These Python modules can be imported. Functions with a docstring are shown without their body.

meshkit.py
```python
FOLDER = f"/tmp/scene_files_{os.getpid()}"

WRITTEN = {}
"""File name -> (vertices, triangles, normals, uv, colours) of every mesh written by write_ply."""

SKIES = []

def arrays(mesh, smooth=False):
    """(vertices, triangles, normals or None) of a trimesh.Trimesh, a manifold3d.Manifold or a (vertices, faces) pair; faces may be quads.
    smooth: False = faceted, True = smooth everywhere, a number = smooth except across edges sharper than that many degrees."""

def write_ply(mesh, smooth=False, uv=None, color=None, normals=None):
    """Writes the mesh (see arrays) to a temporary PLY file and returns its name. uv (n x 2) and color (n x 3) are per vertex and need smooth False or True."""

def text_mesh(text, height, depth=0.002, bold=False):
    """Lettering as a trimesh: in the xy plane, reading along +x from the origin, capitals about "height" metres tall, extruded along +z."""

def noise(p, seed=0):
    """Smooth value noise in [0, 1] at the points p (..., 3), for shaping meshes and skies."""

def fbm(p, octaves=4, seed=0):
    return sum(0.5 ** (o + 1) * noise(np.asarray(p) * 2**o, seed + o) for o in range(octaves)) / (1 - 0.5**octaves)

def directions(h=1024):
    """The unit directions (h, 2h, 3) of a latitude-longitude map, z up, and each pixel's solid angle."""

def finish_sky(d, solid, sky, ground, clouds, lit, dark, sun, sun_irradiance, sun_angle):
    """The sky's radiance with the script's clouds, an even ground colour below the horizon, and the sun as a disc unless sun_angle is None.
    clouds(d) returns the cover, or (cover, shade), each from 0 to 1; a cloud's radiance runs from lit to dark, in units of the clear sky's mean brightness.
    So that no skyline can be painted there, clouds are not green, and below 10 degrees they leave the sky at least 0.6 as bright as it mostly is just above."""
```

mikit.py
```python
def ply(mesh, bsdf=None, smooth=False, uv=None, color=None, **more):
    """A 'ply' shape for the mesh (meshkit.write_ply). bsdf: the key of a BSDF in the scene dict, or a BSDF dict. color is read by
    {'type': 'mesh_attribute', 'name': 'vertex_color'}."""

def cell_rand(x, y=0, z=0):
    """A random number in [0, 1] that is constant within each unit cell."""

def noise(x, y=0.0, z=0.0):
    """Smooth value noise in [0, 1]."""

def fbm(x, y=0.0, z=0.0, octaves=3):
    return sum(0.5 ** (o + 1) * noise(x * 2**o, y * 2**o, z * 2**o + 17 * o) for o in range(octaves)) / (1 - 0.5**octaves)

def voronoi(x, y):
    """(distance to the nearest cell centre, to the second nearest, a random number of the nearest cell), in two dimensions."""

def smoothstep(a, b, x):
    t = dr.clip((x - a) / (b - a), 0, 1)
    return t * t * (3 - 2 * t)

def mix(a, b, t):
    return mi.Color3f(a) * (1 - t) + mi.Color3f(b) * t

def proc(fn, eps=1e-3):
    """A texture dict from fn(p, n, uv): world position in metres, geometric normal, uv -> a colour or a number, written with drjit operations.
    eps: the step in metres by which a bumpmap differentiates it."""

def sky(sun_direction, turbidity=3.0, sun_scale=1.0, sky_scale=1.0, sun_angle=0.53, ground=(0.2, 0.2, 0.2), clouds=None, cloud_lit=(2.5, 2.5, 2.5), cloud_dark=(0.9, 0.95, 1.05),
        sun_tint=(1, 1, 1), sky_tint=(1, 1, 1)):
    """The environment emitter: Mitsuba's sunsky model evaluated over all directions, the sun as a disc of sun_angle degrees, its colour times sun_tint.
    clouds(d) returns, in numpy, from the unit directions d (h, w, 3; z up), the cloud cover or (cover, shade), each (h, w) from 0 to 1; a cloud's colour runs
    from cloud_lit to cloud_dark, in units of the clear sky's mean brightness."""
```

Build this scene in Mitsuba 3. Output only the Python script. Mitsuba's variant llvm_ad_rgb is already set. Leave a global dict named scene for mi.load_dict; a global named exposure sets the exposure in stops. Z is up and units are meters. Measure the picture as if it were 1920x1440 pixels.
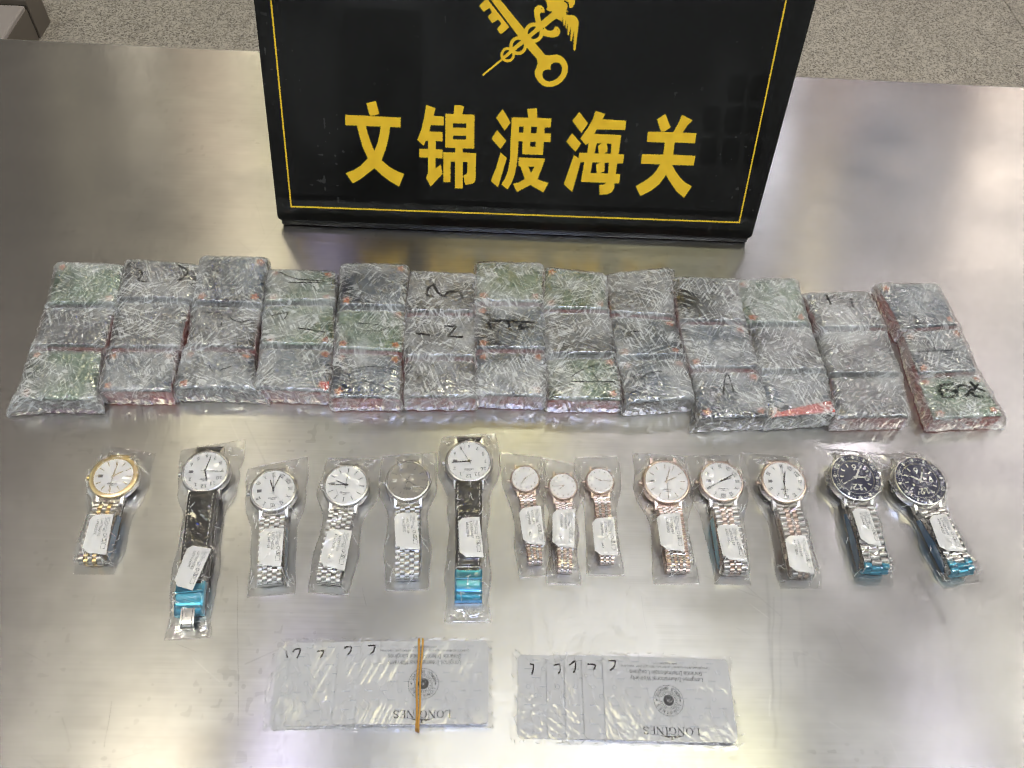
"""Seized wristwatches, wrapped banknotes and warranty cards laid out on a steel table before a customs sign."""
import math
import numpy as np, trimesh, mitsuba as mi, drjit as dr
import mikit, meshkit
from scipy import ndimage
from scipy.spatial import cKDTree
from shapely.geometry import Polygon, LineString, Point, box as sbox
from shapely.ops import unary_union
from shapely import affinity

T = mi.ScalarTransform4f
scene, labels = {}, {}
MM = 0.001

# ------------------------------------------------------------------ camera, light, exposure
# world: x along the table's long edge, y away from the viewer, z up, table top at z = 0 (metres)
FWD = np.array([0.04345112, 0.59884593, -0.79968466])
UPV = np.array([-0.03084458, 0.80086317, 0.59805251])
EYE = np.array([0.0, 0.0, 0.57])
scene['camera'] = {'type': 'perspective', 'fov': 2 * math.degrees(math.atan(960 / 1580)), 'fov_axis': 'x', 'near_clip': 0.05, 'far_clip': 60.0,
                   'to_world': T().look_at(origin=EYE.tolist(), target=(EYE + FWD).tolist(), up=UPV.tolist())}
exposure = 0.0
scene['hall_light'] = {'type': 'constant', 'radiance': {'type': 'rgb', 'value': [0.16, 0.145, 0.125]}}
CEIL = 2.0
# ceiling lamps that the brushed steel mirrors, with added fill panels at the end: x0, x1, y0, y1 (metres), radiance
LAMPS = [
    (-3.20, -2.40, -0.70, 0.10, 1.75, 2.00, 2.01),
    (-3.20, -2.40, 0.10, 0.80, 1.85, 2.10, 2.11),
    (-3.20, -2.40, 0.80, 1.40, 1.65, 1.87, 1.84),
    (-3.20, -2.40, 1.40, 2.10, 1.20, 1.34, 1.12),
    (-2.00, -1.85, -0.70, 0.10, 2.48, 2.83, 3.13),
    (-2.00, -1.85, 0.10, 0.80, 2.16, 2.35, 2.31),
    (-2.00, -1.85, 1.40, 2.10, 0.48, 0.00, 0.00),
    (-2.00, -1.85, 2.90, 3.80, 0.46, 0.40, 0.23),
    (-2.00, -1.85, 3.80, 5.00, 3.07, 2.66, 1.91),
    (-1.42, -1.08, -0.70, 0.10, 1.05, 0.33, 1.21),
    (-1.42, -1.08, 2.90, 3.80, 1.34, 0.98, 0.62),
    (-1.42, -1.08, 3.80, 5.00, 1.87, 1.64, 1.02),
    (-1.06, -0.72, -0.70, 0.10, 9.34, 9.10, 5.87),
    (-1.06, -0.72, 0.10, 0.80, 1.71, 1.45, 0.99),
    (-1.06, -0.72, 1.40, 2.10, 2.02, 1.77, 1.04),
    (-1.06, -0.72, 2.10, 2.90, 1.33, 1.11, 0.66),
    (-1.06, -0.72, 2.90, 3.80, 0.51, 0.48, 0.00),
    (-1.06, -0.72, 3.80, 5.00, 1.15, 1.10, 0.90),
    (-0.56, -0.44, -0.70, 0.10, 14.75, 15.61, 15.65),
    (-0.56, -0.44, 0.10, 0.80, 2.49, 2.15, 3.57),
    (-0.56, -0.44, 1.40, 2.10, 0.38, 0.42, 0.10),
    (-0.56, -0.44, 2.10, 2.90, 0.00, 0.10, 2.12),
    (-0.56, -0.44, 2.90, 3.80, 1.52, 1.50, 1.60),
    (-0.56, -0.44, 3.80, 5.00, 0.00, 0.15, 1.12),
    (-0.15, 0.36, -0.70, 0.10, 2.75, 3.54, 6.48),
    (-0.15, 0.36, 0.10, 0.80, 1.80, 1.56, 0.60),
    (-0.15, 0.36, 1.40, 2.10, 0.40, 0.30, 0.00),
    (-0.15, 0.36, 2.10, 2.90, 6.38, 6.00, 3.13),
    (-0.15, 0.36, 3.80, 5.00, 0.00, 0.04, 0.26),
    (0.38, 0.92, -0.70, 0.10, 6.17, 6.20, 7.10),
    (0.38, 0.92, 0.10, 0.80, 1.99, 1.90, 1.02),
    (0.38, 0.92, 2.10, 2.90, 3.32, 2.90, 3.35),
    (1.36, 1.46, -0.70, 0.10, 5.93, 7.86, 7.12),
    (1.36, 1.46, 0.10, 0.80, 3.01, 2.64, 4.08),
    (1.36, 1.46, 1.40, 2.10, 10.53, 9.48, 10.19),
    (1.36, 1.46, 2.10, 2.90, 3.24, 2.70, 1.42),
    (1.36, 1.46, 2.90, 3.80, 5.18, 5.26, 6.09),
    (1.36, 1.46, 3.80, 5.00, 9.39, 9.40, 8.81),
    (1.75, 2.35, -0.70, 0.10, 5.41, 5.50, 4.43),
    (1.75, 2.35, 0.10, 0.80, 7.40, 6.60, 5.21),
    (1.75, 2.35, 1.40, 2.10, 0.87, 0.75, 0.82),
    (1.75, 2.35, 2.10, 2.90, 0.78, 0.65, 0.57),
    (1.75, 2.35, 2.90, 3.80, 0.00, 0.18, 0.35),
    (1.75, 2.35, 3.80, 5.00, 0.63, 0.32, 0.28),
    (2.40, 3.20, -0.70, 0.10, 2.17, 2.34, 2.21),
    (2.40, 3.20, 0.10, 0.80, 2.18, 2.30, 2.20),
    (2.40, 3.20, 0.80, 1.40, 1.72, 1.75, 1.69),
    (2.40, 3.20, 1.40, 2.10, 0.94, 0.91, 0.92),
    (2.40, 3.20, 2.10, 2.90, 0.45, 0.57, 0.53),
    (2.40, 3.20, 2.90, 3.80, 3.51, 2.94, 2.38),
    (2.40, 3.20, 3.80, 5.00, 0.53, 0.26, 0.17),
    (-3.20, -1.60, -3.20, -2.00, 0.84, 0.95, 0.95),  # from here on: unseen panels added as fill for paper and cards
    (-1.00, 1.00, -3.20, -2.00, 1.81, 2.05, 2.06),
    (1.60, 3.20, -3.20, -2.00, 0.86, 0.99, 0.98),
    (-5.20, -4.20, -0.50, 1.50, 0.39, 0.44, 0.44),
    (4.40, 5.40, -0.50, 1.50, 0.34, 0.38, 0.38),
]

# ------------------------------------------------------------------ materials
def rgb(*c): return {'type': 'rgb', 'value': list(c)}
def two(b): return {'type': 'twosided', 'b': b}
def metal(c, a): return two({'type': 'roughconductor', 'material': 'none', 'alpha': a, 'distribution': 'ggx', 'specular_reflectance': rgb(*c)})
def rough(c, a=0.3): return two({'type': 'roughplastic', 'diffuse_reflectance': rgb(*c), 'alpha': a, 'nonlinear': True})
def diffuse(c): return {'type': 'twosided', 'b': {'type': 'diffuse', 'reflectance': rgb(*c)}}
noise, fbm, smoothstep, mix = mikit.noise, mikit.fbm, mikit.smoothstep, mikit.mix

SCRATCH = [  # x0, y0, x1, y1, half width (mm), strength (+ pale, - dark)
    (363.1, 585.2, 402.3, 606.4, 0.30, 0.16),
    (402.3, 606.4, 453.4, 622.8, 0.30, 0.14),
    (361.8, 584.4, 389.4, 598.3, 0.24, 0.10),
    (353.0, 674.4, 402.3, 606.4, 1.08, 0.06),
    (479.9, 891.3, 497.2, 860.6, 1.20, 0.05),
    (468.6, 545.2, 496.8, 481.1, 0.30, -0.12),
    (509.8, 651.0, 536.4, 670.4, 0.48, 0.06),
    (218.1, 257.8, 202.5, 139.0, 1.32, -0.07),
    (220.1, 241.3, 204.5, 162.6, 0.72, -0.06),
    (227.7, 249.7, 209.9, 162.6, 0.90, -0.05),
    (241.6, 250.0, 229.9, 173.4, 1.50, -0.04),
    (258.0, 218.3, 262.1, 203.1, 0.42, -0.07),
    (332.4, 260.3, 342.4, 227.7, 1.80, -0.10),
    (342.4, 227.7, 340.3, 196.9, 1.92, -0.10),
    (340.3, 196.9, 333.4, 164.3, 1.80, -0.06),
    (267.6, 226.3, 287.6, 185.0, 0.48, -0.06),
    (264.2, 228.2, 318.3, 187.3, 0.60, 0.07),
    (231.6, 202.6, 265.1, 184.7, 0.72, 0.05),
    (262.6, 159.9, 291.1, 145.0, 0.48, 0.06),
    (295.4, 242.9, 320.3, 219.4, 0.36, 0.05),
    (314.9, 164.1, 336.4, 140.6, 0.42, 0.05),
    (-227.4, 161.7, -224.0, 134.1, 0.30, -0.14),
    (-164.4, 249.2, -144.0, 147.9, 0.27, -0.12),
    (-241.3, 394.8, -242.8, 349.1, 0.84, -0.05),
    (-183.4, 381.2, -159.7, 342.0, 0.72, -0.06),
    (-183.7, 360.9, -203.3, 396.2, 0.48, 0.05),
    (-295.4, 204.3, -309.6, 195.0, 0.30, 0.06),
    (-266.4, 127.4, -249.0, 118.4, 0.42, -0.06),
    (-221.1, 640.0, -205.6, 595.5, 0.42, -0.07),
    (-195.6, 610.9, -209.3, 573.7, 0.60, -0.05),
    (36.4, 241.5, 45.4, 203.0, 0.96, -0.05),
    (49.7, 237.8, 56.3, 199.5, 0.96, -0.05),
    (76.7, 242.4, 67.6, 207.2, 0.60, -0.04),
    (-10.7, 232.6, 1.3, 206.0, 0.36, 0.06),
    (-68.7, 251.4, -42.7, 208.9, 0.30, 0.06),
    (-85.2, 263.3, -52.2, 235.7, 0.30, 0.05),
    (115.6, 247.2, 97.4, 207.7, 0.60, -0.04),
    (-213.3, 326.1, -213.8, 277.1, 0.60, -0.04),
    (310.8, 227.1, 314.9, 207.8, 0.48, -0.05),
    (383.9, 244.7, 384.3, 212.9, 0.90, -0.04),
    (495.7, 616.0, 523.2, 607.2, 0.35, 0.08),
    (202.3, 236.0, 213.4, 225.7, 0.38, 0.08),
    (-195.1, 199.8, -181.8, 194.8, 0.35, -0.07),
    (466.3, 666.2, 483.6, 648.5, 0.56, -0.07),
    (540.4, 753.5, 532.4, 694.3, 0.52, 0.10),
    (-214.7, 126.8, -194.1, 133.2, 0.40, -0.07),
    (241.9, 155.0, 254.2, 147.1, 0.49, 0.08),
    (193.2, 139.5, 211.6, 131.7, 0.37, -0.06),
    (42.1, 219.0, 60.5, 201.1, 0.37, -0.06),
    (377.0, 245.2, 387.3, 229.5, 0.50, -0.07),
    (-147.2, 187.0, -127.2, 197.2, 0.49, -0.07),
    (-232.2, 589.3, -199.7, 560.1, 0.37, -0.07),
    (-329.1, 715.1, -314.8, 644.9, 0.34, 0.08),
    (300.5, 179.0, 333.0, 165.1, 0.45, 0.06),
    (172.5, 256.7, 209.1, 241.2, 0.46, -0.07),
    (413.8, 692.5, 448.1, 671.5, 0.47, 0.08),
    (-430.9, 654.7, -399.0, 613.7, 0.45, -0.06),
    (-182.7, 190.3, -162.4, 175.3, 0.36, 0.06),
    (64.5, 242.4, 77.9, 229.6, 0.45, -0.06),
    (278.8, 147.2, 282.2, 130.8, 0.49, 0.06),
    (-47.0, 231.2, -31.3, 201.9, 0.55, -0.06),
    (-442.7, 692.3, -406.3, 610.7, 0.46, -0.06),
    (97.0, 253.8, 109.9, 260.8, 0.48, 0.10),
    (347.3, 251.8, 371.9, 261.5, 0.35, 0.10),
    (318.9, 253.7, 341.4, 238.1, 0.45, 0.06),
    (189.0, 218.2, 200.3, 212.1, 0.33, -0.07),
    (204.5, 171.7, 201.8, 158.5, 0.56, 0.08),
    (-255.2, 150.9, -244.8, 133.4, 0.50, -0.07),
    (305.0, 155.1, 330.1, 137.4, 0.45, -0.07),
    (-75.6, 243.7, -71.5, 229.0, 0.39, -0.07),
    (123.4, 240.1, 125.9, 205.1, 0.41, -0.06),
    (-298.8, 195.4, -275.6, 185.2, 0.40, -0.06),
    (195.4, 256.9, 222.1, 227.9, 0.45, -0.07),
    (363.8, 167.5, 384.5, 147.7, 0.44, 0.10),
]

def steel_tint(p, n, uv):
    x, y = p.x * 1000, p.y * 1000
    brush = noise(x * 0.05, y * 1.5, 3.0) * 0.4 + noise(x * 0.02, y * 0.6, 9.0) * 0.6
    stain = fbm(x * 0.011, y * 0.014, 5.0, octaves=4)
    v = 0.62 + 0.07 * (brush - 0.5) + 0.16 * (stain - 0.5)
    for x0, y0, x1, y1, w, s in SCRATCH:
        dx, dy = x1 - x0, y1 - y0
        t = dr.clip(((x - x0) * dx + (y - y0) * dy) / (dx * dx + dy * dy), 0, 1)
        d2 = dr.square(x - x0 - t * dx + 1.5 * (noise(y * 0.08, x * 0.05) - 0.5)) + dr.square(y - y0 - t * dy)
        v += 1.6 * s * dr.exp(-d2 / (w * w)) * (0.4 + 0.6 * noise(x * 0.15, y * 0.15, 7.0))
    specks = smoothstep(0.80, 0.86, noise(x * 0.22, y * 0.22, 21.0)) * smoothstep(0.55, 0.75, noise(x * 0.03, y * 0.03, 4.0))
    return mi.Color3f(0.985, 0.985, 0.985) * (v - 0.08 * specks)

STEEL = mikit.proc(steel_tint)
def steel_mix(p, n, uv):
    return 0.50 + 0.8 * (fbm(p.x * 11, p.y * 15, 2.0, octaves=5) - 0.5)
scene['steel_sheet'] = {'type': 'blendbsdf', 'weight': mikit.proc(steel_mix),
    'a': {'type': 'roughconductor', 'material': 'none', 'alpha_u': 0.025, 'alpha_v': 0.085, 'specular_reflectance': STEEL},
    'b': {'type': 'roughconductor', 'material': 'none', 'alpha_u': 0.11, 'alpha_v': 0.30, 'specular_reflectance': STEEL}}

def granite(p, n, uv):
    x, y = p.x * 1000, p.y * 1000
    a = noise(x * 0.19, y * 0.19, 1.0); b = noise(x * 0.27, y * 0.27, 5.0); c = noise(x * 0.40, y * 0.40, 8.0)
    m = fbm(x * 0.012, y * 0.012, 2.0)
    base = mix((0.33, 0.305, 0.265), (0.48, 0.45, 0.40), smoothstep(0.35, 0.65, a)) * (0.88 + 0.24 * m)
    base = mix(base, mi.Color3f(0.13, 0.12, 0.11), smoothstep(0.62, 0.76, b) * 0.75)
    return mix(base, mi.Color3f(0.56, 0.53, 0.48), smoothstep(0.72, 0.84, c) * 0.7)
scene['granite'] = {'type': 'principled', 'base_color': mikit.proc(granite), 'roughness': 0.35, 'specular': 0.4}
scene['grout'] = diffuse((0.10, 0.09, 0.08))
scene['taupe_paint'] = rough((0.30, 0.265, 0.23)); scene['pale_paint'] = rough((0.66, 0.62, 0.61)); scene['dark_gap'] = diffuse((0.05, 0.045, 0.04))
def smudge(p, n, uv):
    return mi.Color3f(0.0052, 0.0054, 0.0052) * (0.7 + 1.3 * smoothstep(0.45, 0.8, fbm(p.x * 14, p.z * 10, 3.0))) + mi.Color3f(0.03, 0.03, 0.03) * smoothstep(0.90, 0.93, noise(p.x * 260, p.z * 260, 1.0)) * smoothstep(0.6, 0.8, noise(p.x * 22, p.z * 22, 4.0))
scene['black_acrylic'] = two({'type': 'plastic', 'diffuse_reflectance': mikit.proc(smudge), 'int_ior': 1.5})
def gold_var(p, n, uv):
    return mix((0.76, 0.475, 0.022), (0.84, 0.545, 0.032), fbm(p.x * 120, p.z * 120, 1.0))
scene['gold_vinyl'] = {'type': 'principled', 'base_color': mikit.proc(gold_var), 'roughness': 0.35, 'specular': 0.4}

def note_print(dark, light, tint, flowers):
    def fn(p, n, uv):
        k = dr.floor(uv.x); u, v = uv.x - k, uv.y
        s = k * 3.7
        big = noise(u * 2.6 + s, v * 2.2, s); mid = fbm(u * 9 + s, v * 9, 2.0); fine = noise(u * 55, v * 46, s)
        t = smoothstep(0.30, 0.78, 0.60 * big + 0.35 * mid + 0.18 * fine)
        c = mix(dark, light, t)
        panel = smoothstep(0.30, 0.36, u) * smoothstep(0.98, 0.90, u) * smoothstep(0.05, 0.12, v) * smoothstep(0.97, 0.90, v)
        c = mix(c, mi.Color3f(light) * 1.25, panel * 0.45)
        c = mix(c, mi.Color3f(tint), smoothstep(0.55, 0.8, noise(u * 4 + s, v * 5, 31.0)) * 0.35)
        c = mix(c, mi.Color3f(0.50, 0.54, 0.50), smoothstep(0.93, 0.965, v) * 0.6)
        if flowers:
            for fu, fv, r in ((0.09, 0.90, 0.075), (0.91, 0.90, 0.08), (0.10, 0.12, 0.08), (0.90, 0.13, 0.07)):
                d = dr.sqrt(dr.square(u - fu) + dr.square((v - fv) * 0.85))
                a = dr.atan2(v - fv, u - fu)
                ring = r * (0.78 + 0.22 * dr.cos(5 * a))
                keep = dr.select(noise(k * 7.3 + fu * 50, fv * 50, 3.0) > 0.42, 1.0, 0.0)
                c = mix(c, mi.Color3f(0.62, 0.22, 0.10), smoothstep(ring, ring * 0.8, d) * keep)
                c = mix(c, mi.Color3f(0.30, 0.06, 0.04), smoothstep(r * 0.3, r * 0.2, d) * keep)
        return c
    return {'type': 'twosided', 'b': {'type': 'diffuse', 'reflectance': mikit.proc(fn)}}
scene['note_green'] = note_print((0.022, 0.052, 0.034), (0.23, 0.31, 0.235), (0.10, 0.165, 0.12), True)
scene['note_blue'] = note_print((0.012, 0.018, 0.034), (0.19, 0.225, 0.26), (0.07, 0.10, 0.17), True)
scene['note_grey'] = note_print((0.010, 0.011, 0.015), (0.19, 0.20, 0.215), (0.09, 0.09, 0.12), False)

def paper_edge(c0, c1):
    def fn(p, n, uv):
        z = p.z * 1000
        line = noise(z * 5.0, p.x * 20, p.y * 20); patch = fbm(p.x * 60, p.y * 60, z * 0.25)
        return mix(c0, c1, smoothstep(0.3, 0.7, patch)) * (0.6 + 0.55 * line)
    return {'type': 'twosided', 'b': {'type': 'diffuse', 'reflectance': mikit.proc(fn)}}
scene['edge_red'] = paper_edge((0.50, 0.10, 0.09), (0.52, 0.20, 0.18))
scene['edge_pink'] = paper_edge((0.55, 0.19, 0.18), (0.50, 0.31, 0.30))
scene['edge_grey'] = paper_edge((0.17, 0.16, 0.15), (0.36, 0.34, 0.33))
scene['red_print'] = diffuse((0.62, 0.09, 0.07))

def film(weight, white, alpha, ior=1.55):
    return {'type': 'blendbsdf', 'weight': weight, 'a': {'type': 'thindielectric', 'int_ior': ior},
            'b': {'type': 'twosided', 'b': {'type': 'roughplastic', 'diffuse_reflectance': rgb(*white), 'alpha': alpha, 'nonlinear': True}}}
def haze_and_glints(p, n, uv):
    x, y = uv.x, uv.y                       # millimetres along the unfolded film: slightly milky film, with fold glints painted as white streaks
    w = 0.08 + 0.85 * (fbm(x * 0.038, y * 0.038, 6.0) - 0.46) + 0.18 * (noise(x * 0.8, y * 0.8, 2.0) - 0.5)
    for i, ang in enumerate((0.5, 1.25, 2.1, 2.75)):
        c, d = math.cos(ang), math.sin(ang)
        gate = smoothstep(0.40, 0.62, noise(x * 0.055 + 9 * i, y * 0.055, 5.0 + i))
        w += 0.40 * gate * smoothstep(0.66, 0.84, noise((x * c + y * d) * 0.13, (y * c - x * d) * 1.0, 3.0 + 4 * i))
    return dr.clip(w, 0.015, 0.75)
scene['stretch_wrap'] = film(mikit.proc(haze_and_glints), (0.82, 0.83, 0.83), 0.12, 2.2)
scene['film_glint'] = film(0.62, (0.90, 0.90, 0.90), 0.08, 1.8)  # even white tubes in place of lamp glints on the wrap
scene['cling_film'] = {'type': 'thindielectric', 'int_ior': 1.6}   # several layers of film
scene['bag_film'] = {'type': 'thindielectric', 'int_ior': 1.75}
scene['bag_back'] = film(0.05, (0.6, 0.6, 0.6), 0.2, 1.3)
scene['bag_glint'] = film(0.75, (0.90, 0.90, 0.90), 0.08, 1.8)  # white colour that stands in for highlights on the bag folds
scene['bag_seam'] = {'type': 'thindielectric', 'int_ior': 1.9}
def ink_cover(p, n, uv): return dr.clip(0.05 + 1.15 * noise(p.x * 700, p.y * 700, 1.0), 0.15, 0.9)
scene['marker_ink'] = {'type': 'blendbsdf', 'weight': mikit.proc(ink_cover), 'a': {'type': 'thindielectric', 'int_ior': 2.2}, 'b': diffuse((0.012, 0.012, 0.014))}
scene['pen_ink'] = diffuse((0.02, 0.02, 0.022))
scene['print_ink'] = diffuse((0.07, 0.07, 0.075)); scene['print_grey'] = diffuse((0.26, 0.27, 0.29)); scene['pale_print'] = diffuse((0.47, 0.49, 0.52))
scene['card_plastic'] = rough((0.71, 0.712, 0.72), 0.3); scene['card_edge'] = rough((0.42, 0.43, 0.45), 0.3)
scene['rubber'] = rough((0.74, 0.46, 0.085), 0.4)
scene['steel_polish'] = metal((0.60, 0.59, 0.575), 0.07); scene['steel_brushed'] = metal((0.62, 0.61, 0.60), 0.25)
scene['gold_metal'] = metal((0.88, 0.69, 0.36), 0.10); scene['rose_metal'] = metal((0.70, 0.565, 0.49), 0.08)
scene['dial_white'] = rough((0.86, 0.86, 0.86), 0.2); scene['dial_grey'] = rough((0.43, 0.405, 0.37), 0.25); scene['dial_blue'] = rough((0.022, 0.030, 0.10), 0.15)
scene['bezel_blue'] = rough((0.020, 0.027, 0.09), 0.1); scene['lume'] = rough((0.78, 0.78, 0.76), 0.3); scene['dial_ink'] = rough((0.03, 0.03, 0.04), 0.2)
scene['grey_index'] = rough((0.20, 0.20, 0.22), 0.2)
scene['leather'] = rough((0.014, 0.013, 0.013), 0.28); scene['thread'] = diffuse((0.6, 0.58, 0.53))
scene['blue_film'] = two({'type': 'principled', 'base_color': rgb(0.035, 0.27, 0.42), 'metallic': 0.75, 'roughness': 0.22, 'clearcoat': 0.6})
scene['blue_film_dark'] = two({'type': 'principled', 'base_color': rgb(0.02, 0.09, 0.19), 'metallic': 0.6, 'roughness': 0.25, 'clearcoat': 0.6})
scene['tag_paper'] = diffuse((0.72, 0.715, 0.70)); scene['tag_ink'] = diffuse((0.10, 0.10, 0.10))
scene['crystal'] = {'type': 'thindielectric', 'int_ior': 1.25}
scene['wall_paint'] = diffuse((0.52, 0.53, 0.54)); scene['dark_paint'] = diffuse((0.24, 0.24, 0.24))
scene['lamp_housing'] = diffuse((0.6, 0.6, 0.6))

# ------------------------------------------------------------------ mesh helpers (millimetres)
def cat(parts):
    vs, fs, n = [], [], 0
    for v, f in parts:
        vs.append(np.asarray(v, float)); fs.append(np.asarray(f, int) + n); n += len(v)
    return np.vstack(vs), np.vstack(fs)
def put(key, mesh, bsdf, smooth=False, uv=None, M=None, **kw):
    v, f = mesh
    v = np.asarray(v, float)
    if M is not None: v = v @ M[:3, :3].T + M[:3, 3]
    k, n = key, 1
    while k in scene: k = f'{key}_{n:03d}'; n += 1
    f = np.asarray(f, int)
    if f.shape[1] == 4: f = np.vstack([f[:, [0, 1, 2]], f[:, [0, 2, 3]]])
    scene[k] = mikit.ply(trimesh.Trimesh(v * MM, f, process=False), bsdf, smooth=smooth, uv=uv)
    if kw: labels[k] = {a.replace('cat_', 'category'): b for a, b in kw.items()}
    return k
def tag(key, label=None, category=None, group=None, kind=None):
    labels[key] = {a: b for a, b in dict(label=label, category=category, group=group, kind=kind).items() if b}
def boxm(x0, x1, y0, y1, z0, z1, c=0.0):
    """A box, its upper edges chamfered by c."""
    def ring(d, z): return [(x0 + d, y0 + d, z), (x1 - d, y0 + d, z), (x1 - d, y1 - d, z), (x0 + d, y1 - d, z)]
    rings = [ring(0, z0), ring(0, z1 - c), ring(c, z1)] if c else [ring(0, z0), ring(0, z1)]
    v = [p for r in rings for p in r]; f = [(3, 2, 1, 0)]
    for k in range(len(rings) - 1):
        for i in range(4):
            j = (i + 1) % 4; f.append((4 * k + i, 4 * k + j, 4 * k + 4 + j, 4 * k + 4 + i))
    n = 4 * (len(rings) - 1); f.append((n, n + 1, n + 2, n + 3))
    f = np.array(f); return np.array(v, float), np.vstack([f[:, [0, 1, 2]], f[:, [0, 2, 3]]])
def extrude(poly, z0, z1):
    out = []
    for g in getattr(poly, 'geoms', [poly]):
        if g.is_empty or g.area < 1e-6 or g.geom_type != 'Polygon': continue
        m = trimesh.creation.extrude_polygon(g, z1 - z0, engine='earcut')
        out.append((np.array(m.vertices) + [0, 0, z0], np.array(m.faces)))
    return cat(out)
def lathe(profile, n=48):
    a = np.arange(n) * 2 * np.pi / n; pr = np.array(profile, float)
    v = np.stack([np.outer(pr[:, 0], np.cos(a)), np.outer(pr[:, 0], np.sin(a)), np.repeat(pr[:, 1:2], n, 1)], -1).reshape(-1, 3)
    f = []
    for k in range(len(pr) - 1):
        i = np.arange(n); j = (i + 1) % n
        f.append(np.stack([k * n + i, k * n + j, k * n + n + j, k * n + n + i], 1))
    f = np.vstack(f); return v, np.vstack([f[:, [0, 1, 2]], f[:, [0, 2, 3]]])
def tube(pts, r, n=6, closed=False):
    p = np.asarray(pts, float); m = len(p)
    t = (np.roll(p, -1, 0) - np.roll(p, 1, 0)) if closed else np.gradient(p, axis=0)
    t /= np.linalg.norm(t, axis=1, keepdims=True) + 1e-9
    ref = np.where(np.abs(t[:, 2:3]) > 0.9, [[1.0, 0, 0]], [[0, 0, 1.0]])
    a = np.cross(t, ref); a /= np.linalg.norm(a, axis=1, keepdims=True) + 1e-9; b = np.cross(a, t)
    ang = np.arange(n) * 2 * np.pi / n; r = np.broadcast_to(np.asarray(r, float).reshape(-1, 1, 1), (m, 1, 1))
    v = (p[:, None] + r * (np.cos(ang)[None, :, None] * a[:, None] + np.sin(ang)[None, :, None] * b[:, None])).reshape(-1, 3)
    k = np.arange(m if closed else m - 1)[:, None]; i = np.arange(n)[None]; j = (i + 1) % n; k2 = (k + 1) % m
    f = np.stack([k * n + i, k2 * n + i, k2 * n + j, k * n + j], -1).reshape(-1, 4)
    return v, np.vstack([f[:, [0, 1, 2]], f[:, [0, 2, 3]]])
def grid_faces(a, b):
    i, j = np.meshgrid(np.arange(a - 1), np.arange(b - 1), indexing='ij'); q = i * b + j
    f = np.stack([q, q + b, q + b + 1, q + 1], -1).reshape(-1, 4)
    return np.vstack([f[:, [0, 1, 2]], f[:, [0, 2, 3]]])
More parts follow.
